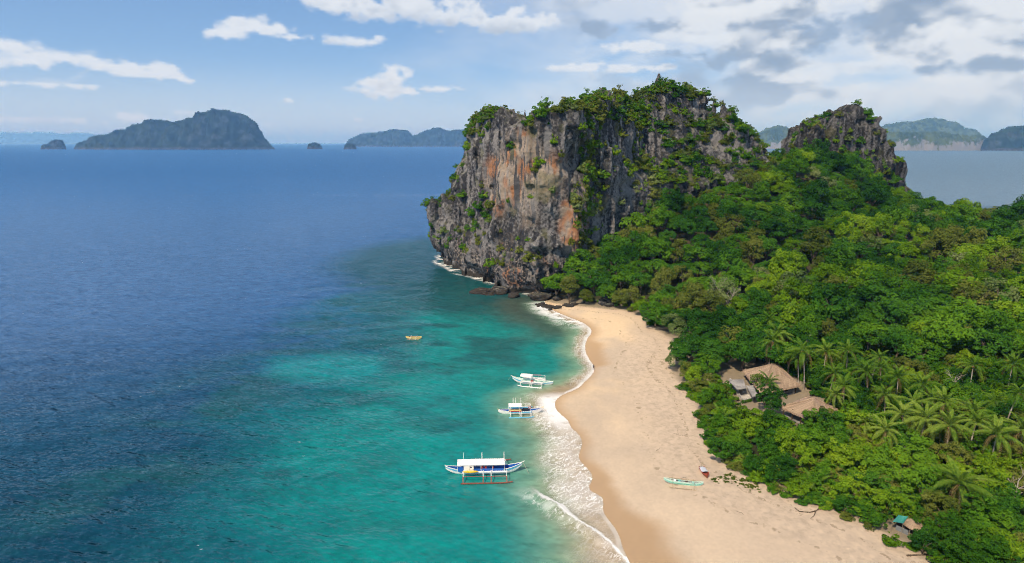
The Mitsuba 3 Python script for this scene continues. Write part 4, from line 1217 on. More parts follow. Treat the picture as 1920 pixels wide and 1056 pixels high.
def bangka(label, loc, yaw, L, beam, c, canopy, reach, arms, posts=True, cab=None, frame=None, free=0.75, bow=0.9, stern=0.55, top=2.35, flt=(-.42, .32), group=None, half=1.25):
    """An outrigger boat, bow along local +x. canopy: (x0, x1) of the awning; arms: stations of the outrigger arms; reach: metres from keel to float."""
    t = Thing('outrigger_boat', label, 'boat', (loc[0], loc[1], 0.0), yaw)
    sec, x, b, g, k = boat_hull(L, beam, free, bow, stern)
    t.part('hull', loft(sec), c['hull'], 40)
    t.part('inner_hull', loft(inner_hull(x, b, g, k, 0.55)), c['inside'], 40)
    t.part('gunwale', rail(x, b, g), c['rail'], 40)
    if 'stripe' in c:
        up = sec.copy(); up[:, :, 1] *= 1.03
        band = np.concatenate([up[:, :2], ], 1); band2 = up[:, -2:]
        t.part('stripe', join([loft(band), loft(band2)]), c['stripe'], 40)
    x0, x1 = canopy
    u = np.linspace(-1, 1, 9)
    cz = lambda u: top + 0.16 * (1 - u ** 2)
    upper = np.array([[(xx, uu * half, cz(uu)) for uu in u] for xx in np.linspace(x0, x1, 5)])
    lower = upper.copy(); lower[:, :, 2] -= 0.07
    ring = np.concatenate([upper, lower[:, ::-1], upper[:, :1]], 1)
    v, f = loft(ring)
    m = ring.shape[1]
    caps = []
    for base in (0, (ring.shape[0] - 1) * m):
        for i in range(8):
            a_, b_, c_, d_ = base + i, base + i + 1, base + 16 - i, base + 17 - i
            caps += [[a_, b_, c_], [a_, c_, d_]]
    t.part('canopy', (v, np.vstack([f, caps])), 'canvas_white', 30)
    xe = frame if frame is not None else x1
    n = max(3, int((xe - x0) / 2.3) + 1)
    for i, xx in enumerate(np.linspace(x0 + 0.12, xe - 0.12, n)):
        for s in (-1, 1):
            t.part('canopy_post', bar((xx, s * (half - 0.18), free), (xx, s * (half - 0.12), top), 0.08), c['arm'], False)
    if frame is not None:
        for s in (-1, 1):
            t.part('roof_frame', bar((x1, s * (half - 0.12), top), (xe, s * (half - 0.12), top), 0.07), c['arm'], False)
        t.part('roof_frame', bar((xe, -half + 0.1, top), (xe, half - 0.1, top), 0.07), c['arm'], False)
        t.part('roof_frame', bar(((x1 + xe) / 2, -half + 0.1, top), ((x1 + xe) / 2, half - 0.1, top), 0.07), c['arm'], False)
    # side decks carried by the arms
    for s in (-1, 1):
        t.part('side_deck', box(((arms[0] + arms[-1]) / 2, s * (half + 0.12), free + 0.05), [arms[-1] - arms[0] + 0.5, 0.5, 0.08]), c['deck'], False)
        for xx in np.linspace(x0 + 0.8, xe - 0.5, 4):
            t.part('bench', box((xx, s * 0.45, free + 0.02), [0.9, 0.4, 0.10]), c['bench'], False)
    for s in (-1, 1):
        for xx in arms:
            q = np.linspace(0, 1, 7)
            yy = s * (half - 0.3 + (reach - half + 0.3) * q)
            zz = free + 0.18 + 0.22 * np.sin(q * np.pi * 0.7) - (free + 0.05) * q ** 2.6
            pts = np.column_stack([q * 0 + xx, yy, zz])
            t.part('outrigger_arm', tube(pts[:5], 0.075, 6), c['arm'], 40)
            t.part('outrigger_brace', tube(pts[4:], 0.075, 6), c['arm_end'], 40)
        fx = np.linspace(flt[0] * L, flt[1] * L, 9)
        fz = 0.12 + 0.25 * np.clip((fx - fx[0]) / (fx[-1] - fx[0]) * 4 - 3, 0, 1) ** 2
        t.part('outrigger_float', tube(np.column_stack([fx, fx * 0 + s * reach, fz]), np.linspace(0.15, 0.12, 9), 7), c['float'], 40)
        yy = s * (half + (reach - half) * 0.62)
        t.part('stringer', bar((arms[0] - 0.2, yy, free + 0.12), (arms[-1] + 0.2, yy, free + 0.12), 0.07), c['arm_end'], False)
    if posts:
        for xx in (x0 + 1.2, (x0 + x1) / 2 + 0.2, x1 - 0.1):
            t.part('pole', tube([(xx, half + 0.15, free), (xx, half + 0.15, top + 1.35)], 0.06, 6), c['arm'], 40)
    t.part('anchor_line', tube([(L / 2 + 0.3, 0, free + bow), (L / 2 + 1.0, -0.5, 0.7), (L / 2 + 1.5, -0.9, -0.2)], 0.03, 4), 'rope', 40)
    t.part('stem_post', bar((L / 2 - 0.35, 0, free + bow - 0.05), (L / 2 + 0.55, 0, free + bow + 0.35), 0.10), c['tip'], False)
    t.part('stern_post', bar((-L / 2 + 0.35, 0, free + stern - 0.1), (-L / 2 - 0.15, 0, free + stern + 0.22), 0.12), c['tip'], False)
    return t


a, b = at(836, 887), at(978, 884)
mid, yaw = (a + b) / 2, math.atan2(b[1] - a[1], b[0] - a[0])
t = bangka('large blue and white outrigger boat with a long white awning and red brown outrigger floats', mid, yaw, 15.6, 1.9,
           dict(hull='paint_white', stripe='paint_sky', inside='paint_blue', rail='paint_white', deck='paint_white', bench='paint_blue', arm='paint_white', arm_end='paint_red', float='paint_brown', tip='paint_white'),
           (-5.4, 4.3), 4.4, (-4.1, -0.1, 1.5, 4.6), free=0.8, bow=1.2, stern=0.75, flt=(-.29, .37))
cabin = t.part('cabin', join([box((-3.05, s * 1.0, 1.5), [2.0, 0.06, 1.3]) for s in (-1, 1)] + [box((-4.02, 0, 1.5), [0.06, 1.94, 1.3]), box((-2.08, 0, 1.5), [0.06, 1.94, 1.3])]), 'paint_white', False)
t.part('window', box((-2.6, -1.045, 1.75), [0.35, 0.03, 0.25]), 'dark_inside', False, under=cabin)
t.part('stern_panel', box((-4.7, -1.03, 1.3), [1.1, 0.06, 0.9]), 'paint_blue', False, label='blue and red painted panel at the stern of the cabin')
t.part('side_panel', box((1.0, -1.0, 1.12), [6.0, 0.06, 0.55]), 'paint_blue', False)
for i, xx in enumerate((-0.3, 0.4, 1.9)):
    t.part('life_jacket', box((xx, -0.75, 1.55), [0.35, 0.18, 0.55]), 'paint_red', False)
k = Thing('kayak', 'yellow kayak lying along the near side deck of the large outrigger boat', 'kayak', (mid[0] - 2.7 * math.cos(yaw) + 1.72 * math.sin(yaw), mid[1] - 2.7 * math.sin(yaw) - 1.72 * math.cos(yaw), 1.16), yaw)
xx = np.linspace(-1.6, 1.6, 15)
rr = 0.34 * np.maximum(1 - (np.abs(xx) / 1.62) ** 2.4, 0.02) ** 0.7
v, f = tube(np.column_stack([xx, xx * 0, 0.10 * (xx / 1.6) ** 2]), rr, 10); v[:, 2] *= 0.62
k.part('shell', (v, f), 'paint_yellow', 50)
k.part('cockpit', box((0.1, 0, 0.19), [0.85, 0.34, 0.06]), 'paint_cream', False)
k.part('cockpit', box((-0.95, 0, 0.15), [0.5, 0.28, 0.06]), 'paint_cream', False)

a, b = at(934, 775), at(1016, 774)
mid, yaw = (a + b) / 2, math.atan2(b[1] - a[1], b[0] - a[0])
t = bangka('white and red outrigger boat with a half length white awning and bright blue outrigger floats', mid, yaw, 11.0, 1.5,
           dict(hull='paint_white', inside='paint_blue', rail='paint_white', deck='paint_sky', bench='dark_inside', arm='paint_white', arm_end='paint_white', float='paint_sky', tip='paint_cream'),
           (-2.9, 0.35), 2.9, (-2.4, -0.1, 0.3, 2.6), posts=True, frame=2.6, free=0.7, bow=0.6, stern=0.3, top=2.2, flt=(-.26, .30), half=1.1)
t.part('side_panel', box((-1.2, -1.12, 0.98), [3.0, 0.05, 0.22]), 'paint_red', False)
t.part('side_panel', box((-1.2, -1.10, 1.25), [3.0, 0.05, 0.30]), 'paint_cream', False)
t.part('engine_box', box((1.4, 0.1, 0.95), [1.3, 0.7, 0.45]), 'dark_inside', False)
ring = trimesh.creation.torus(0.30, 0.09, major_sections=16, minor_sections=8); ring.apply_transform(trimesh.transformations.rotation_matrix(math.pi / 2, [1, 0, 0])); ring.apply_translation([2.35, -1.02, 1.95])
t.part('life_ring', ring, 'cloth_red', True)

a, b = at(960, 715), at(1038, 722)
mid, yaw = (a + b) / 2, math.atan2(b[1] - a[1], b[0] - a[0])
t = bangka('all white outrigger boat lying farthest from the large blue boat with raised white prow', mid, yaw + math.pi, 11.6, 1.5,
           dict(hull='paint_white', stripe='paint_sky', inside='paint_mint', rail='paint_white', deck='paint_white', bench='paint_mint', arm='paint_white', arm_end='paint_white', float='paint_white', tip='paint_white'),
           (0.2, 3.4), 3.3, (-3.0, -0.3, 0.2, 2.9), posts=False, frame=-3.3, free=0.7, bow=0.75, stern=0.25, top=2.2, flt=(-.28, .32), half=1.15)
t.part('shade_net', box((-1.2, -0.55, 2.3), [2.3, 1.0, 0.05]), 'net_grey', False)
t.part('engine_box', box((0.0, 0.9, 0.98), [0.7, 0.4, 0.3]), 'cloth_red', False)

a, b = at(762, 634), at(790, 634.5)
mid, yaw = (a + b) / 2, math.atan2(b[1] - a[1], b[0] - a[0])
t = Thing('outrigger_boat', 'tiny yellow outrigger boat far out alone on the open bay', 'boat', (mid[0], mid[1], 0), yaw)
sec, x, bb, g, kk = boat_hull(5.6, 0.8, 0.45, 0.25, 0.25)
t.part('hull', loft(sec), 'paint_cream', 40); t.part('inner_hull', loft(inner_hull(x, bb, g, kk, 0.3)), 'wood_dark', 40); t.part('gunwale', rail(x, bb, g, 0.05), 'paint_cream', 40)
t.part('cargo', box((-1.6, 0, 0.55), [0.6, 0.45, 0.3]), 'wood_dark', False)
for s in (-1, 1):
    for xx in (-1.0, 0.9):
        q = np.linspace(0, 1, 6)
        t.part('outrigger_arm', tube(np.column_stack([q * 0 + xx, s * 1.9 * q, 0.55 + 0.25 * np.sin(q * 2.2) - 0.65 * q ** 2.4]), 0.055, 5), 'paint_white', 40)
    t.part('outrigger_float', tube([(-2.0, s * 1.9, 0.08), (0, s * 1.9, 0.06), (2.2, s * 1.9, 0.10)], 0.09, 6), 'bamboo', 40)

# the canoe and the dinghy drawn up on the sand
a, b = on_ground(1251, 907), on_ground(1311, 911)
mid, yaw = (a + b) / 2, math.atan2(b[1] - a[1], b[0] - a[0])
t = Thing('outrigger_canoe', 'narrow teal and white outrigger canoe drawn up on the sand', 'canoe', (mid[0], mid[1], mid[2] + 0.40), yaw)
sec, x, bb, g, kk = boat_hull(7.4, 0.62, 0.34, 0.35, 0.30)
t.part('hull', loft(sec), 'paint_mint', 40)
up = sec.copy(); up[:, :, 1] *= 1.04
t.part('stripe', join([loft(up[:, 1:3]), loft(up[:, -3:-1])]), 'paint_teal', 40)
t.part('inner_hull', loft(inner_hull(x, bb, g, kk, 0.35)), 'net_grey', 40); t.part('gunwale', rail(x, bb, g, 0.045), 'paint_mint', 40)
for xx, c in ((-1.6, 'paint_white'), (-1.15, 'dark_inside'), (-0.75, 'paint_teal'), (0.6, 'wood_dark'), (1.9, 'paint_teal')):
    t.part('thwart', box((xx, 0, 0.33), [0.42, 0.66, 0.08]), c, False)
for s in (-1, 1):
    for xx in (-2.0, 2.0):
        t.part('outrigger_arm', tube([(xx, 0, 0.45), (xx, s * 0.9, 0.5), (xx - 0.1, s * 1.75, -0.15 if s < 0 else -0.1)], 0.035, 5), 'bamboo', 40)
    t.part('outrigger_float', tube([(-2.6, s * 1.75, -0.22), (0, s * 1.75, -0.25), (2.4, s * 1.75, -0.2)], 0.06, 6), 'bamboo', 40)
a, b = on_ground(1320, 881.5), on_ground(1321, 897)
mid = (a + b) / 2
t = Thing('dinghy', 'small red brown dinghy with a white cover beached beside the canoe', 'boat', (mid[0], mid[1], mid[2] + 0.30), math.radians(-86))
n = 17; x = np.linspace(-1, 1, n)
bb = 0.62 * np.clip(1 - np.clip(x, 0, 1) ** 2.2, 0.03, 1) * np.interp(x, [-1, -0.7, 0], [0.78, 0.93, 1])
sec, inn = [], []
for xi, bi in zip(x, bb):
    u = np.linspace(-1, 1, 9)
    sec.append(np.column_stack([u * 0 + xi * 1.7, -np.sign(u) * bi * np.abs(u) ** 0.5, -0.3 + (0.62 + 0.15 * xi ** 2) * np.abs(u) ** 2]))
sec = np.array(sec)
t.part('hull', loft(sec), 'paint_brown', 40)
t.part('inner_hull', loft(inner_hull(x * 1.7, bb, 0.32 + 0.15 * x ** 2, x * 0 - 0.3, 0.3)), 'paint_brown', 40)
t.part('gunwale', rail(x * 1.7, bb, 0.32 + 0.15 * x ** 2, 0.05), 'paint_red', 40)
t.part('transom', box((-1.7, 0, 0.12), [0.06, 0.9, 0.6]), 'wood_dark', False)
cv = np.array([[(xi * 1.7, u * (bi + 0.03), 0.40 + 0.16 * (1 - u * u) + 0.12 * xi ** 2) for u in np.linspace(-1, 1, 7)] for xi, bi in zip(x, bb) if -0.8 < xi < 0.35])
cover = cv[:, ::-1]
lo = cover.copy(); lo[:, :, 2] -= 0.03
t.part('cover', join([loft(cover), loft(lo[:, ::-1])]), 'cover_grey', 40)
for (p, q, lab) in (((1310, 862), (1317, 879), 'thin dark bamboo pole lying on the sand up the beach from the dinghy'), ((1273, 899), (1287, 895), 'grey driftwood stick lying behind the canoe')):
    a, b = on_ground(*p), on_ground(*q)
    k = numbered('driftwood'); scene[k] = ply(tube([a + [0, 0, .06], (a + b) / 2 + [0.08, 0, .1], b + [0, 0, .07]], 0.05, 5), 'wood_grey', smooth=40); tag(k, lab, 'driftwood')

# ---------------------------------------------------------------- houses
def thatched_house(label, left, right, front, apex, seed, name='thatched_house', eave=2.5, walls=True):
    """Corner survey points of the eaves and of the roof's apex."""
    key = numbered(name)
    tag(key, label, 'house')
    gl, gr, gf = on_ground(*left, eave), on_ground(*right, eave), on_ground(*front, eave)
    base = np.mean([gl[2], gr[2], gf[2]])
    L, R, Fr = (at(*q, base + eave) for q in (left, right, front))
    Bk = L + R - Fr
    C = (L + R + Fr + Bk) / 4
    A = C.copy()
    z = np.linspace(1.5, 7, 200)
    A[2] = base + eave + z[np.argmin([abs(seen(C + [0, 0, q])[1] - apex[1]) for q in z])]
    # shift of the apex along the ridge, as seen
    dx = (apex[0] - seen(A)[0]) / FOCAL * seen(A)[2]
    A[0] += 0.6 * dx
    cor = [L, Fr, R, Bk]
    n, count = 14, {}

    def slope(p, q, lift=0.0, sag=0.22):
        V, UV = [], []
        w = np.linalg.norm(q - p)
        for i in range(n + 1):
            s = i / n
            for j in range(n + 1):
                t = j / n
                e = p + (q - p) * t
                v = A + (e - A) * s
                v[2] += lift - sag * 4 * s * (1 - s) * 0.5
                v[2] += 0.10 * (meshkit.noise(np.array([v * 1.3]), seed)[0] - 0.5)
                V.append(v); UV.append((w * t * (0.3 + 0.7 * s) if True else 0, s * np.linalg.norm(e - A)))
        return np.array(V), grid_faces(n + 1, n + 1), np.array(UV)
    for i in range(4):
        p, q = cor[i], cor[(i + 1) % 4]
        v, f, uv = slope(p, q)
        k = key + '__roof' + (f'_{i:03d}' if i else '')
        f = f if i % 1 == 0 else f
        nrm = np.cross(v[f[:, 1]] - v[f[:, 0]], v[f[:, 2]] - v[f[:, 0]]).sum(0)
        if nrm[2] < 0:
            f = f[:, ::-1]
        scene[k] = ply((v, f), 'thatch', smooth=True, uv=uv)
        # ragged eave: bundles of thatch hanging under the edge
        r = np.random.default_rng(seed + i)
        m = int(np.linalg.norm(q - p) / 0.16)
        out = []
        for e in range(m):
            c = p + (q - p) * (e + r.uniform(0.2, 0.8)) / m
            d = (c - A); d[2] = 0; d /= np.linalg.norm(d)
            a0 = c - d * 0.25 + [0, 0, 0.06]; a1 = c + d * r.uniform(0.02, 0.22) + [0, 0, -r.uniform(0.18, 0.42)]
            out.append(bar(a0, a1, 0.17, 0.10))
        vv, ff = join(out)
        scene[k + '__eave_thatch'] = ply((vv, ff), 'thatch', smooth=False, uv=vv[:, :2])
        labels[k + '__eave_thatch'] = {'kind': 'stuff'}
        kc = key + '__ridge_cap' + (f'_{i:03d}' if i else '')
        t = np.linspace(0, 1, 8)[:, None]
        line = A + (p - A) * t - np.array([0, 0, 1]) * (0.44 * t * (1 - t)) + [0, 0, 0.06]
        vv, ff = tube(line, 0.17, 6)
        scene[kc] = ply((vv, ff), 'thatch', smooth=True, uv=vv[:, :2] * 0.7)
    P = [C + (c - C) * 0.86 for c in cor]
    for q in P:
        q[2] = base
    scene[key + '__floor'] = ply((np.vstack([np.array(P) + [0, 0, .12], np.array(P) - [0, 0, .5]]), np.array([[0, 1, 2], [0, 2, 3], [4, 6, 5], [4, 7, 6]] + sum([[[i, 4 + i, (i + 1) % 4], [(i + 1) % 4, 4 + i, 4 + (i + 1) % 4]] for i in range(4)], []))), 'concrete', smooth=False)
    pn = 0
    for i in range(4):
        for t in (0, 0.33, 0.66):
            c = P[i] + (P[(i + 1) % 4] - P[i]) * t
            scene[key + '__post' + (f'_{pn:03d}' if pn else '')] = ply(tube([c + [0, 0, 0.1], c + [0, 0, eave + 0.35]], 0.13, 7), 'wood_dark', smooth=40); pn += 1
    if walls:
        I = [C + (c - C) * 0.62 for c in cor]
        for i in range(4):
            a, b = I[i].copy(), I[(i + 1) % 4].copy(); a[2] = b[2] = base + eave / 2 + 0.2
            scene[key + '__wall' + (f'_{i:03d}' if i else '')] = ply(bar(a, b, 0.15, eave + 0.3), 'wood_dark', smooth=False)
        a, b = P[1] + (P[2] - P[1]) * 0.56, P[1] + (P[2] - P[1]) * 0.93
        bench = key + '__bench'
        scene[bench] = ply(bar(a + [0, 0, 0.95], b + [0, 0, 0.95], 0.35, 0.12), 'limewash', smooth=False)
        for i, c in enumerate((a, b)):
            scene[bench + '__leg' + (f'_{i:03d}' if i else '')] = ply(bar(c + [0, 0, 0.1], c + [0, 0, 0.89], 0.32), 'limewash', smooth=False)
    return base


thatched_house('large hip roofed thatched house among the palms, sunlit on its beach side', (1392.8, 695), (1501, 723), (1428, 737.5), (1446, 683.5), 41)
thatched_house('lower greyish thatched house half hidden by bushes nearest the viewer', (1463, 763), (1570, 768), (1521, 789), (1533, 746.5), 57, eave=2.3, walls=False)

key = numbered('terrace_house')
tag(key, 'flat roofed concrete house with a walled open court left of the large thatched roof', 'house')
g0 = float(ground(on_ground(1385, 735)[None, :2])[0])


def slab(quad, zt, th):
    q = np.array([at(*p, zt) for p in quad])
    if np.cross(q[1] - q[0], q[2] - q[0])[2] < 0:
        q = q[::-1]
    v = np.vstack([q, q - [0, 0, th]])
    f = [[0, 1, 2], [0, 2, 3], [4, 6, 5], [4, 7, 6]] + sum([[[i, 4 + i, (i + 1) % 4], [(i + 1) % 4, 4 + i, 4 + (i + 1) % 4]] for i in range(4)], [])
    return v, np.array(f)


scene[key + '__roof'] = ply(slab([(1365.5, 712), (1394, 711), (1399, 727.5), (1382, 730)], g0 + 2.6, 0.22), 'concrete', smooth=False)
scene[key + '__roof_001'] = ply(slab([(1400, 724), (1412, 722), (1421, 741), (1411, 744)], g0 + 2.4, 0.22), 'concrete', smooth=False)
scene[key + '__floor'] = ply(slab([(1381, 735), (1400, 732), (1412, 748.5), (1392, 753)], g0 + 0.18, 0.5), 'limewash', smooth=False)


def wallbar(p, q, h, z0=0.0):
    a, b = at(*p, g0 + z0 + h / 2), at(*q, g0 + z0 + h / 2)
    return bar(a, b, 0.22, h)


for i, (p, q, h) in enumerate([((1367.5, 724), (1383, 741.5), 2.3), ((1382.5, 741), (1394, 756), 1.0), ((1394, 756), (1411.5, 750.5), 0.9), ((1411.5, 750.5), (1400, 736), 1.0), ((1384, 741), (1399, 738.5), 0.35)]):
    a, b = np.array(p), np.array(q)
    # survey points lie on the ground line of each wall
    A_, B_ = at(*p, g0), at(*q, g0)
    scene[key + '__wall' + (f'_{i:03d}' if i else '')] = ply(bar(A_ + [0, 0, h / 2], B_ + [0, 0, h / 2], 0.22, h), 'limewash', smooth=False)
for i, p in enumerate([(1383.5, 741.5), (1399, 738.5), (1391, 740)]):
    c = at(*p, g0)
    scene[key + '__post' + (f'_{i:03d}' if i else '')] = ply(bar(c, c + [0, 0, 2.4], 0.2), 'limewash', smooth=False)


def hedge(label, p, q, w, h, bsdf, seed):
    r = np.random.default_rng(seed)
    a, b = on_ground(*p), on_ground(*q)
    n = int(np.linalg.norm(b - a) * w * 160)
    t = r.uniform(0, 1, (n, 1)); d = (b - a) / np.linalg.norm(b - a); s = np.array([-d[1], d[0], 0])
    c = a + (b - a) * t + s * (r.uniform(-.5, .5, (n, 1)) * w) + np.array([0, 0, 1.0]) * (r.uniform(0, 1, (n, 1)) ** 0.5 * h)
    k = numbered('hedge')
    scene[k] = ply(leaves(c, r.normal(size=(n, 3)) + [0, 0, 0.8], 0.14, r), bsdf, smooth=False)
    tag(k, label, 'hedge')


hedge('low clipped hedge along the near wall of the open court', (1390, 757), (1409, 752), 0.9, 0.8, 'leaf_mid', 3)
hedge('bright green strip of low hedge beside the left wall of the flat roofed house', (1364, 722), (1376, 739), 1.0, 0.45, 'leaf_bright', 4)
c = on_ground(1383.5, 752)
t = Thing('garden_pot', 'dark round pot standing by the path left of the clipped hedge', 'pot', c)
t.part('pot', tube([(0, 0, 0), (0, 0, .3), (0, 0, .55), (0, 0, .62)], [.22, .36, .30, .34], 10), 'wood_dark', 40)
t.part('soil', tube([(0, 0, .60), (0, 0, .66)], [.26, .26], 10), 'wood_dark', 40)

# the hut under the trees at lower right
c = on_ground(1686, 990)
t = Thing('beach_hut', 'small hut with a sagging turquoise tarpaulin and a grey board fence in the bushes', 'hut', c)
q = [at(*p, c[2] + h) - c for p, h in (((1673, 979), 2.0), ((1685, 965.5), 2.5), ((1703, 969), 2.5), ((1693.5, 981), 2.05))]
V = []
for i in range(9):
    for j in range(9):
        u, v = i / 8, j / 8
        p = (q[0] * (1 - v) + q[3] * v) * (1 - u) + (q[1] * (1 - v) + q[2] * v) * u
        p = p - np.array([0, 0, 0.30 * math.sin(math.pi * u) * math.sin(math.pi * v)]) + np.array([0, 0, 0.05 * math.sin(5 * v + 3 * u)])
        V.append(p)
t.part('tarpaulin', (np.array(V), grid_faces(9, 9)), 'green_cloth', True)
for p in q:
    t.part('post', tube([(p[0], p[1], -0.3), (p[0], p[1], p[2] - 0.02)], 0.05, 6), 'wood_grey', 40)
a, b = at(1679, 993, c[2]) - c, at(1702, 1004, c[2]) - c
for i in range(9):
    p0, p1 = a + (b - a) * (i + 0.04) / 9, a + (b - a) * (i + 0.96) / 9
    t.part('fence_board', bar(p0 + [0, 0, 0.45], p1 + [0, 0, 0.45], 0.04, 0.9), 'net_grey', False)
t.part('back_board', bar(a * 0.2 + q[1] * [0.8, 0.8, 0] + [0, 0, .8], b * 0.2 + q[2] * [0.8, 0.8, 0] + [0, 0, .8], 0.06, 1.6), 'wood_dark', False)
c = on_ground(1710, 1000)
t = Thing('thatched_shelter', 'round straw thatched shelter roof against the turquoise hut', 'hut', c)
V, UV = [], []
for i in range(13):
    s = i / 12
    for j in range(25):
        g = j / 24 * 2 * math.pi
        rr = 1.55 * s ** 0.8 * (1 + 0.05 * math.sin(3 * g + 1)); V.append((rr * math.cos(g), rr * math.sin(g), 2.45 - 0.95 * s ** 1.8)); UV.append((g * 1.4, s * 1.8))
t.part('roof', (np.array(V), grid_faces(13, 25)), 'thatch', True, uv=np.array(UV))
for g in np.arange(5) * 1.2566:
    t.part('post', tube([(1.2 * math.cos(g), 1.2 * math.sin(g), -0.3), (1.2 * math.cos(g), 1.2 * math.sin(g), 1.75)], 0.06, 6), 'wood_grey', 40)
c = on_ground(1467, 800, 1.2)
k = numbered('tarpaulin'); V = [c + [u, v, 1.3 - 0.15 * math.sin(2 * u) - 0.2 * v] for u in np.linspace(-1.1, 1.1, 7) for v in np.linspace(-.7, .7, 5)]
scene[k] = ply((np.array(V), grid_faces(7, 5)), 'blue_cloth', smooth=True); tag(k, 'scrap of blue tarpaulin stretched among the bushes below the dark glossy tree', 'tarpaulin')

# ---------------------------------------------------------------- rocks and driftwood along the shore
def boulder(px, py, size, label, seed, group=None, name='boulder', z=None, yaw=0.0):
    q = on_ground(px, py) if z is None else np.append(at(px, py, 0)[:2], z)
    m = trimesh.creation.icosphere(4 if size[0] > 2.4 else 3 if size[0] > 1 else 2, 1.0)
    v = np.array(m.vertices)
    n = meshkit.noise(v * 1.4 + seed * 3.1, seed) - 0.5
    n2 = 0.5 - np.abs(meshkit.noise(v * 3.1 + seed, seed + 2) - 0.5) * 2
    v = v * (1 + 0.75 * n + 0.22 * n2)[:, None]
    v = np.sign(v) * np.abs(v) ** 0.85
    v = v * size
    c, s = math.cos(yaw), math.sin(yaw)
    v = v @ np.array([[c, s, 0], [-s, c, 0], [0, 0, 1]])
    k = numbered(name)
    scene[k] = ply((v + q + [0, 0, size[2] * 0.25], m.faces), 'limestone', smooth=30)
    tag(k, label, 'rock', group)


boulder(906, 549, (5.6, 3.2, 1.5), 'long flat wave washed slab of rock in the water off the cliff foot', 1, z=0.1, yaw=-0.2)
boulder(916, 553, (2.6, 1.4, 0.7), 'low dark ledge of rock awash in front of the long flat slab', 11, z=0.0)
boulder(938, 550, (3.6, 2.9, 2.5), 'pointed dark boulder in the surf right of the long flat slab', 2, z=0.2)
boulder(963, 556, (2.4, 2.6, 1.1), 'low dark rock against the cliff foot right of the pointed boulder', 3, z=0.2)
boulder(1012, 562, (4.6, 2.8, 2.0), 'rounded grey boulder under the first trees at the end of the cliff', 4, z=0.7)
boulder(1048, 566, (2.4, 1.8, 1.1), 'dark boulder heading the rocks at the top of the beach', 5, z=1.0)
boulder(1132, 569, (2.3, 1.8, 1.7), 'pale angular boulder standing at the back edge of the beach', 6)
boulder(1147, 573, (2.6, 1.3, 0.8), 'low grey rock just right of the pale angular boulder', 7)
boulder(1203, 584, (0.8, 0.6, 0.5), 'small pale stone below the bright yellow green bush', 8)
r = np.random.default_rng(12)
for i in range(46):
    px = 1000 + 125 * r.uniform() ** 0.8
    py = np.interp(px, [1000, 1030, 1060, 1125], [572, 578, 576, 572]) + r.normal() * 2.2
    s = r.uniform(0.4, 1.2)
    boulder(px, py, (s * 1.3, s, s * 0.7), 'dark stone among the loose shore rocks where cliff and sand meet', 100 + i, 'loose shore rocks at the end of the beach', 'shore_rock', z=max(0.05, float(ground(at(px, py, 0.5)[None, :2])[0]) if px > 1060 else 0.15))


def driftwood(label, pts, rad, fork=None):
    k = numbered('driftwood')
    P = np.array([on_ground(*p) + [0, 0, rad] for p in pts])
    parts = [tube(P, np.linspace(rad, rad * 0.4, len(P)), 6)]
    for f in fork or []:
        Q = np.array([on_ground(*p) + [0, 0, rad] for p in f]); parts.append(tube(Q, np.linspace(rad * 0.7, rad * 0.3, len(Q)), 5))
    scene[k] = ply(join(parts), 'wood_grey' if rad < .12 else 'bark_brown', smooth=40)
    tag(k, label, 'driftwood')


driftwood('fallen forked dead branch at the root of the lower treeline', [(1541, 951), (1530, 959), (1518, 962), (1498, 960), (1490, 953)], 0.13, [[(1529, 960), (1527, 967), (1520, 973)]])
driftwood('long pale log under the bushes in the bottom right corner', [(1700, 1043), (1760, 1040), (1822, 1037)], 0.14)
driftwood('short stick lying on the open sand below the canoe', [(1381, 959), (1390, 962), (1395, 966)], 0.05)
driftwood('thin branch washed up on the sand near the upper treeline', [(1229, 846), (1236, 843), (1238, 841)], 0.05)
driftwood('dark twig pile washed up beside the upper beach path', [(1262, 812), (1275, 817), (1288, 816)], 0.05, [[(1272, 815), (1270, 806), (1274, 800)]])
boulder(1294, 744, (0.55, 0.4, 0.35), 'small dark stump on the sand below the wide dark green tree', 31, name='stump')

# creepers run out over the sand from the treeline
r = np.random.default_rng(8)
for k in range(70):
    px, py = r.uniform(1335, 1425), 0
    py = np.interp(px, [1335, 1370, 1425], [900, 897, 915]) + r.normal() * 5
    q = on_ground(px, py)
    s = r.uniform(0.025, 0.075)
    inst(f'beach_creeper__{k:05d}', 'mass_bush_leaf_olive_%d' % r.integers(2), place(q[0], q[1], q[2] - 0.02, r.uniform(0, 6.28), s, s * 0.35))
tag('beach_creeper', 'olive creeping plants running over the sand near the canoe', kind='stuff')

# ---------------------------------------------------------------- the walker on the beach
import manifold3d as m3


def bone(a, b, ra, rb):
    s = [m3.Manifold.sphere(float(x), 14).translate([float(c) for c in p]) for p, x in ((a, ra), (b, rb))]
    return m3.Manifold.batch_hull(s)


def body(bones):
    u = m3.Manifold.batch_boolean([bone(*b) for b in bones], m3.OpType.Add).refine_to_length(0.035)
    me = u.to_mesh(); t = trimesh.Trimesh(me.vert_properties[:, :3], me.tri_verts)
    trimesh.smoothing.filter_taubin(t, iterations=8)
    return t


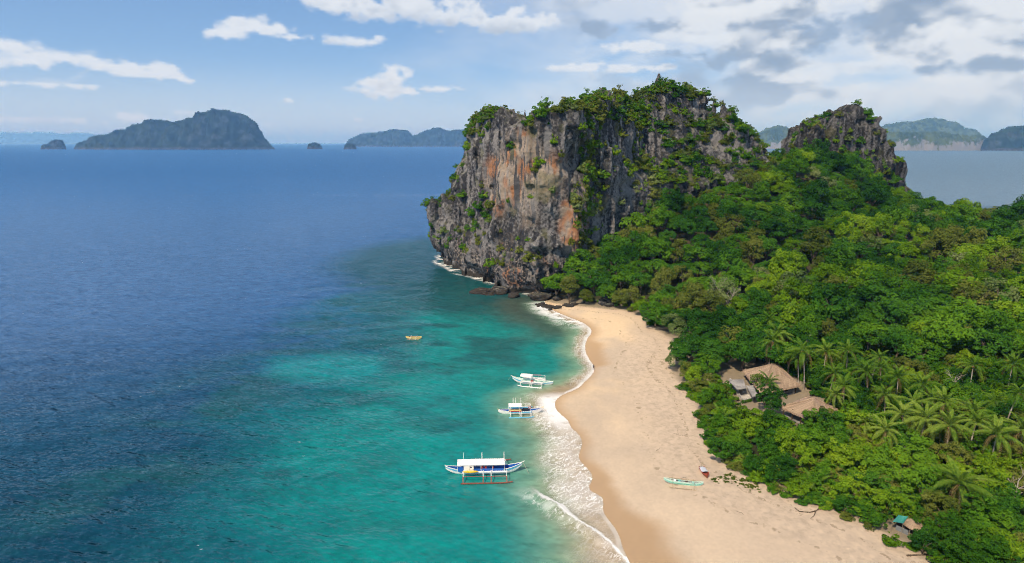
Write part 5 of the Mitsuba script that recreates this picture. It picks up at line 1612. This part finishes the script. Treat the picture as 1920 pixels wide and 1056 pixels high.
c = on_ground(1113, 694)
t = Thing('person', 'person in dark clothes walking along the wet sand at the edge of the surf', 'person', c, 1.9)
B = [((0, .10, .92), (0, .0, .95), .13, .14), ((0, 0, .95), (.02, 0, 1.30), .14, .155), ((.02, -.14, 1.36), (.02, .14, 1.36), .075, .075), ((.02, 0, 1.36), (.03, 0, 1.50), .07, .055),
     ((.04, 0, 1.60), (.03, 0, 1.56), .098, .085), ((.10, 0, 1.57), (.13, 0, 1.565), .03, .018),
     ((0, .09, .92), (.16, .10, .50), .085, .06), ((.16, .10, .50), (.14, .10, .07), .058, .042), ((.14, .10, .05), (.30, .11, .035), .042, .03),
     ((0, -.09, .92), (-.08, -.10, .50), .085, .06), ((-.08, -.10, .50), (-.28, -.10, .12), .058, .042), ((-.28, -.10, .10), (-.17, -.11, .03), .042, .03)]
for s, sw in ((1, -1), (-1, 1)):
    e = (.02 + .05 * sw, s * .24, 1.10); w = (.02 + .20 * sw, s * .25, .88)
    B += [((.02, s * .19, 1.36), e, .052, .042), (e, w, .042, .03), (w, (w[0] + .04 * sw, w[1], w[2] - .09), .036, .03)]
    for j in range(4):
        y = w[1] + (j - 1.5) * .017
        B.append(((w[0] + .04 * sw, y, w[2] - .09), (w[0] + .05 * sw, y, w[2] - .165 + .008 * abs(j - 1)), .0095, .0075))
    B.append(((w[0] + .02, w[1] - s * .03, w[2] - .04), (w[0] + .05, w[1] - s * .05, w[2] - .11), .011, .008))
t.part('body', body(B), 'skin', True)
t.part('hair', body([((.025, 0, 1.63), (-.02, 0, 1.60), .102, .095), ((-.05, 0, 1.58), (-.06, 0, 1.50), .07, .05)]), 'hair', True)
t.part('shirt', body([((0, 0, 1.02), (.02, 0, 1.30), .155, .17), ((.02, -.15, 1.36), (.02, .15, 1.36), .09, .09), ((.02, .19, 1.36), (-.01, .225, 1.20), .072, .066), ((.02, -.19, 1.36), (.05, -.225, 1.20), .072, .066)]), 'cloth_dark', True)
t.part('shorts', body([((0, .06, .95), (0, -.06, .95), .155, .155), ((0, .09, .92), (.11, .10, .62), .105, .09), ((0, -.09, .92), (-.055, -.10, .62), .105, .09)]), 'cloth_dark', True)
# ---------------------------------------------------------------- the air
scene['haze'] = {'type': 'cube', 'to_world': T().translate([0, 32000, 340]).scale([62000, 38000, 354]), 'bsdf': {'type': 'null'},
                 'interior': {'type': 'ref', 'id': 'air'}}
tag('haze', 'thin blue haze of the sea air', kind='stuff')
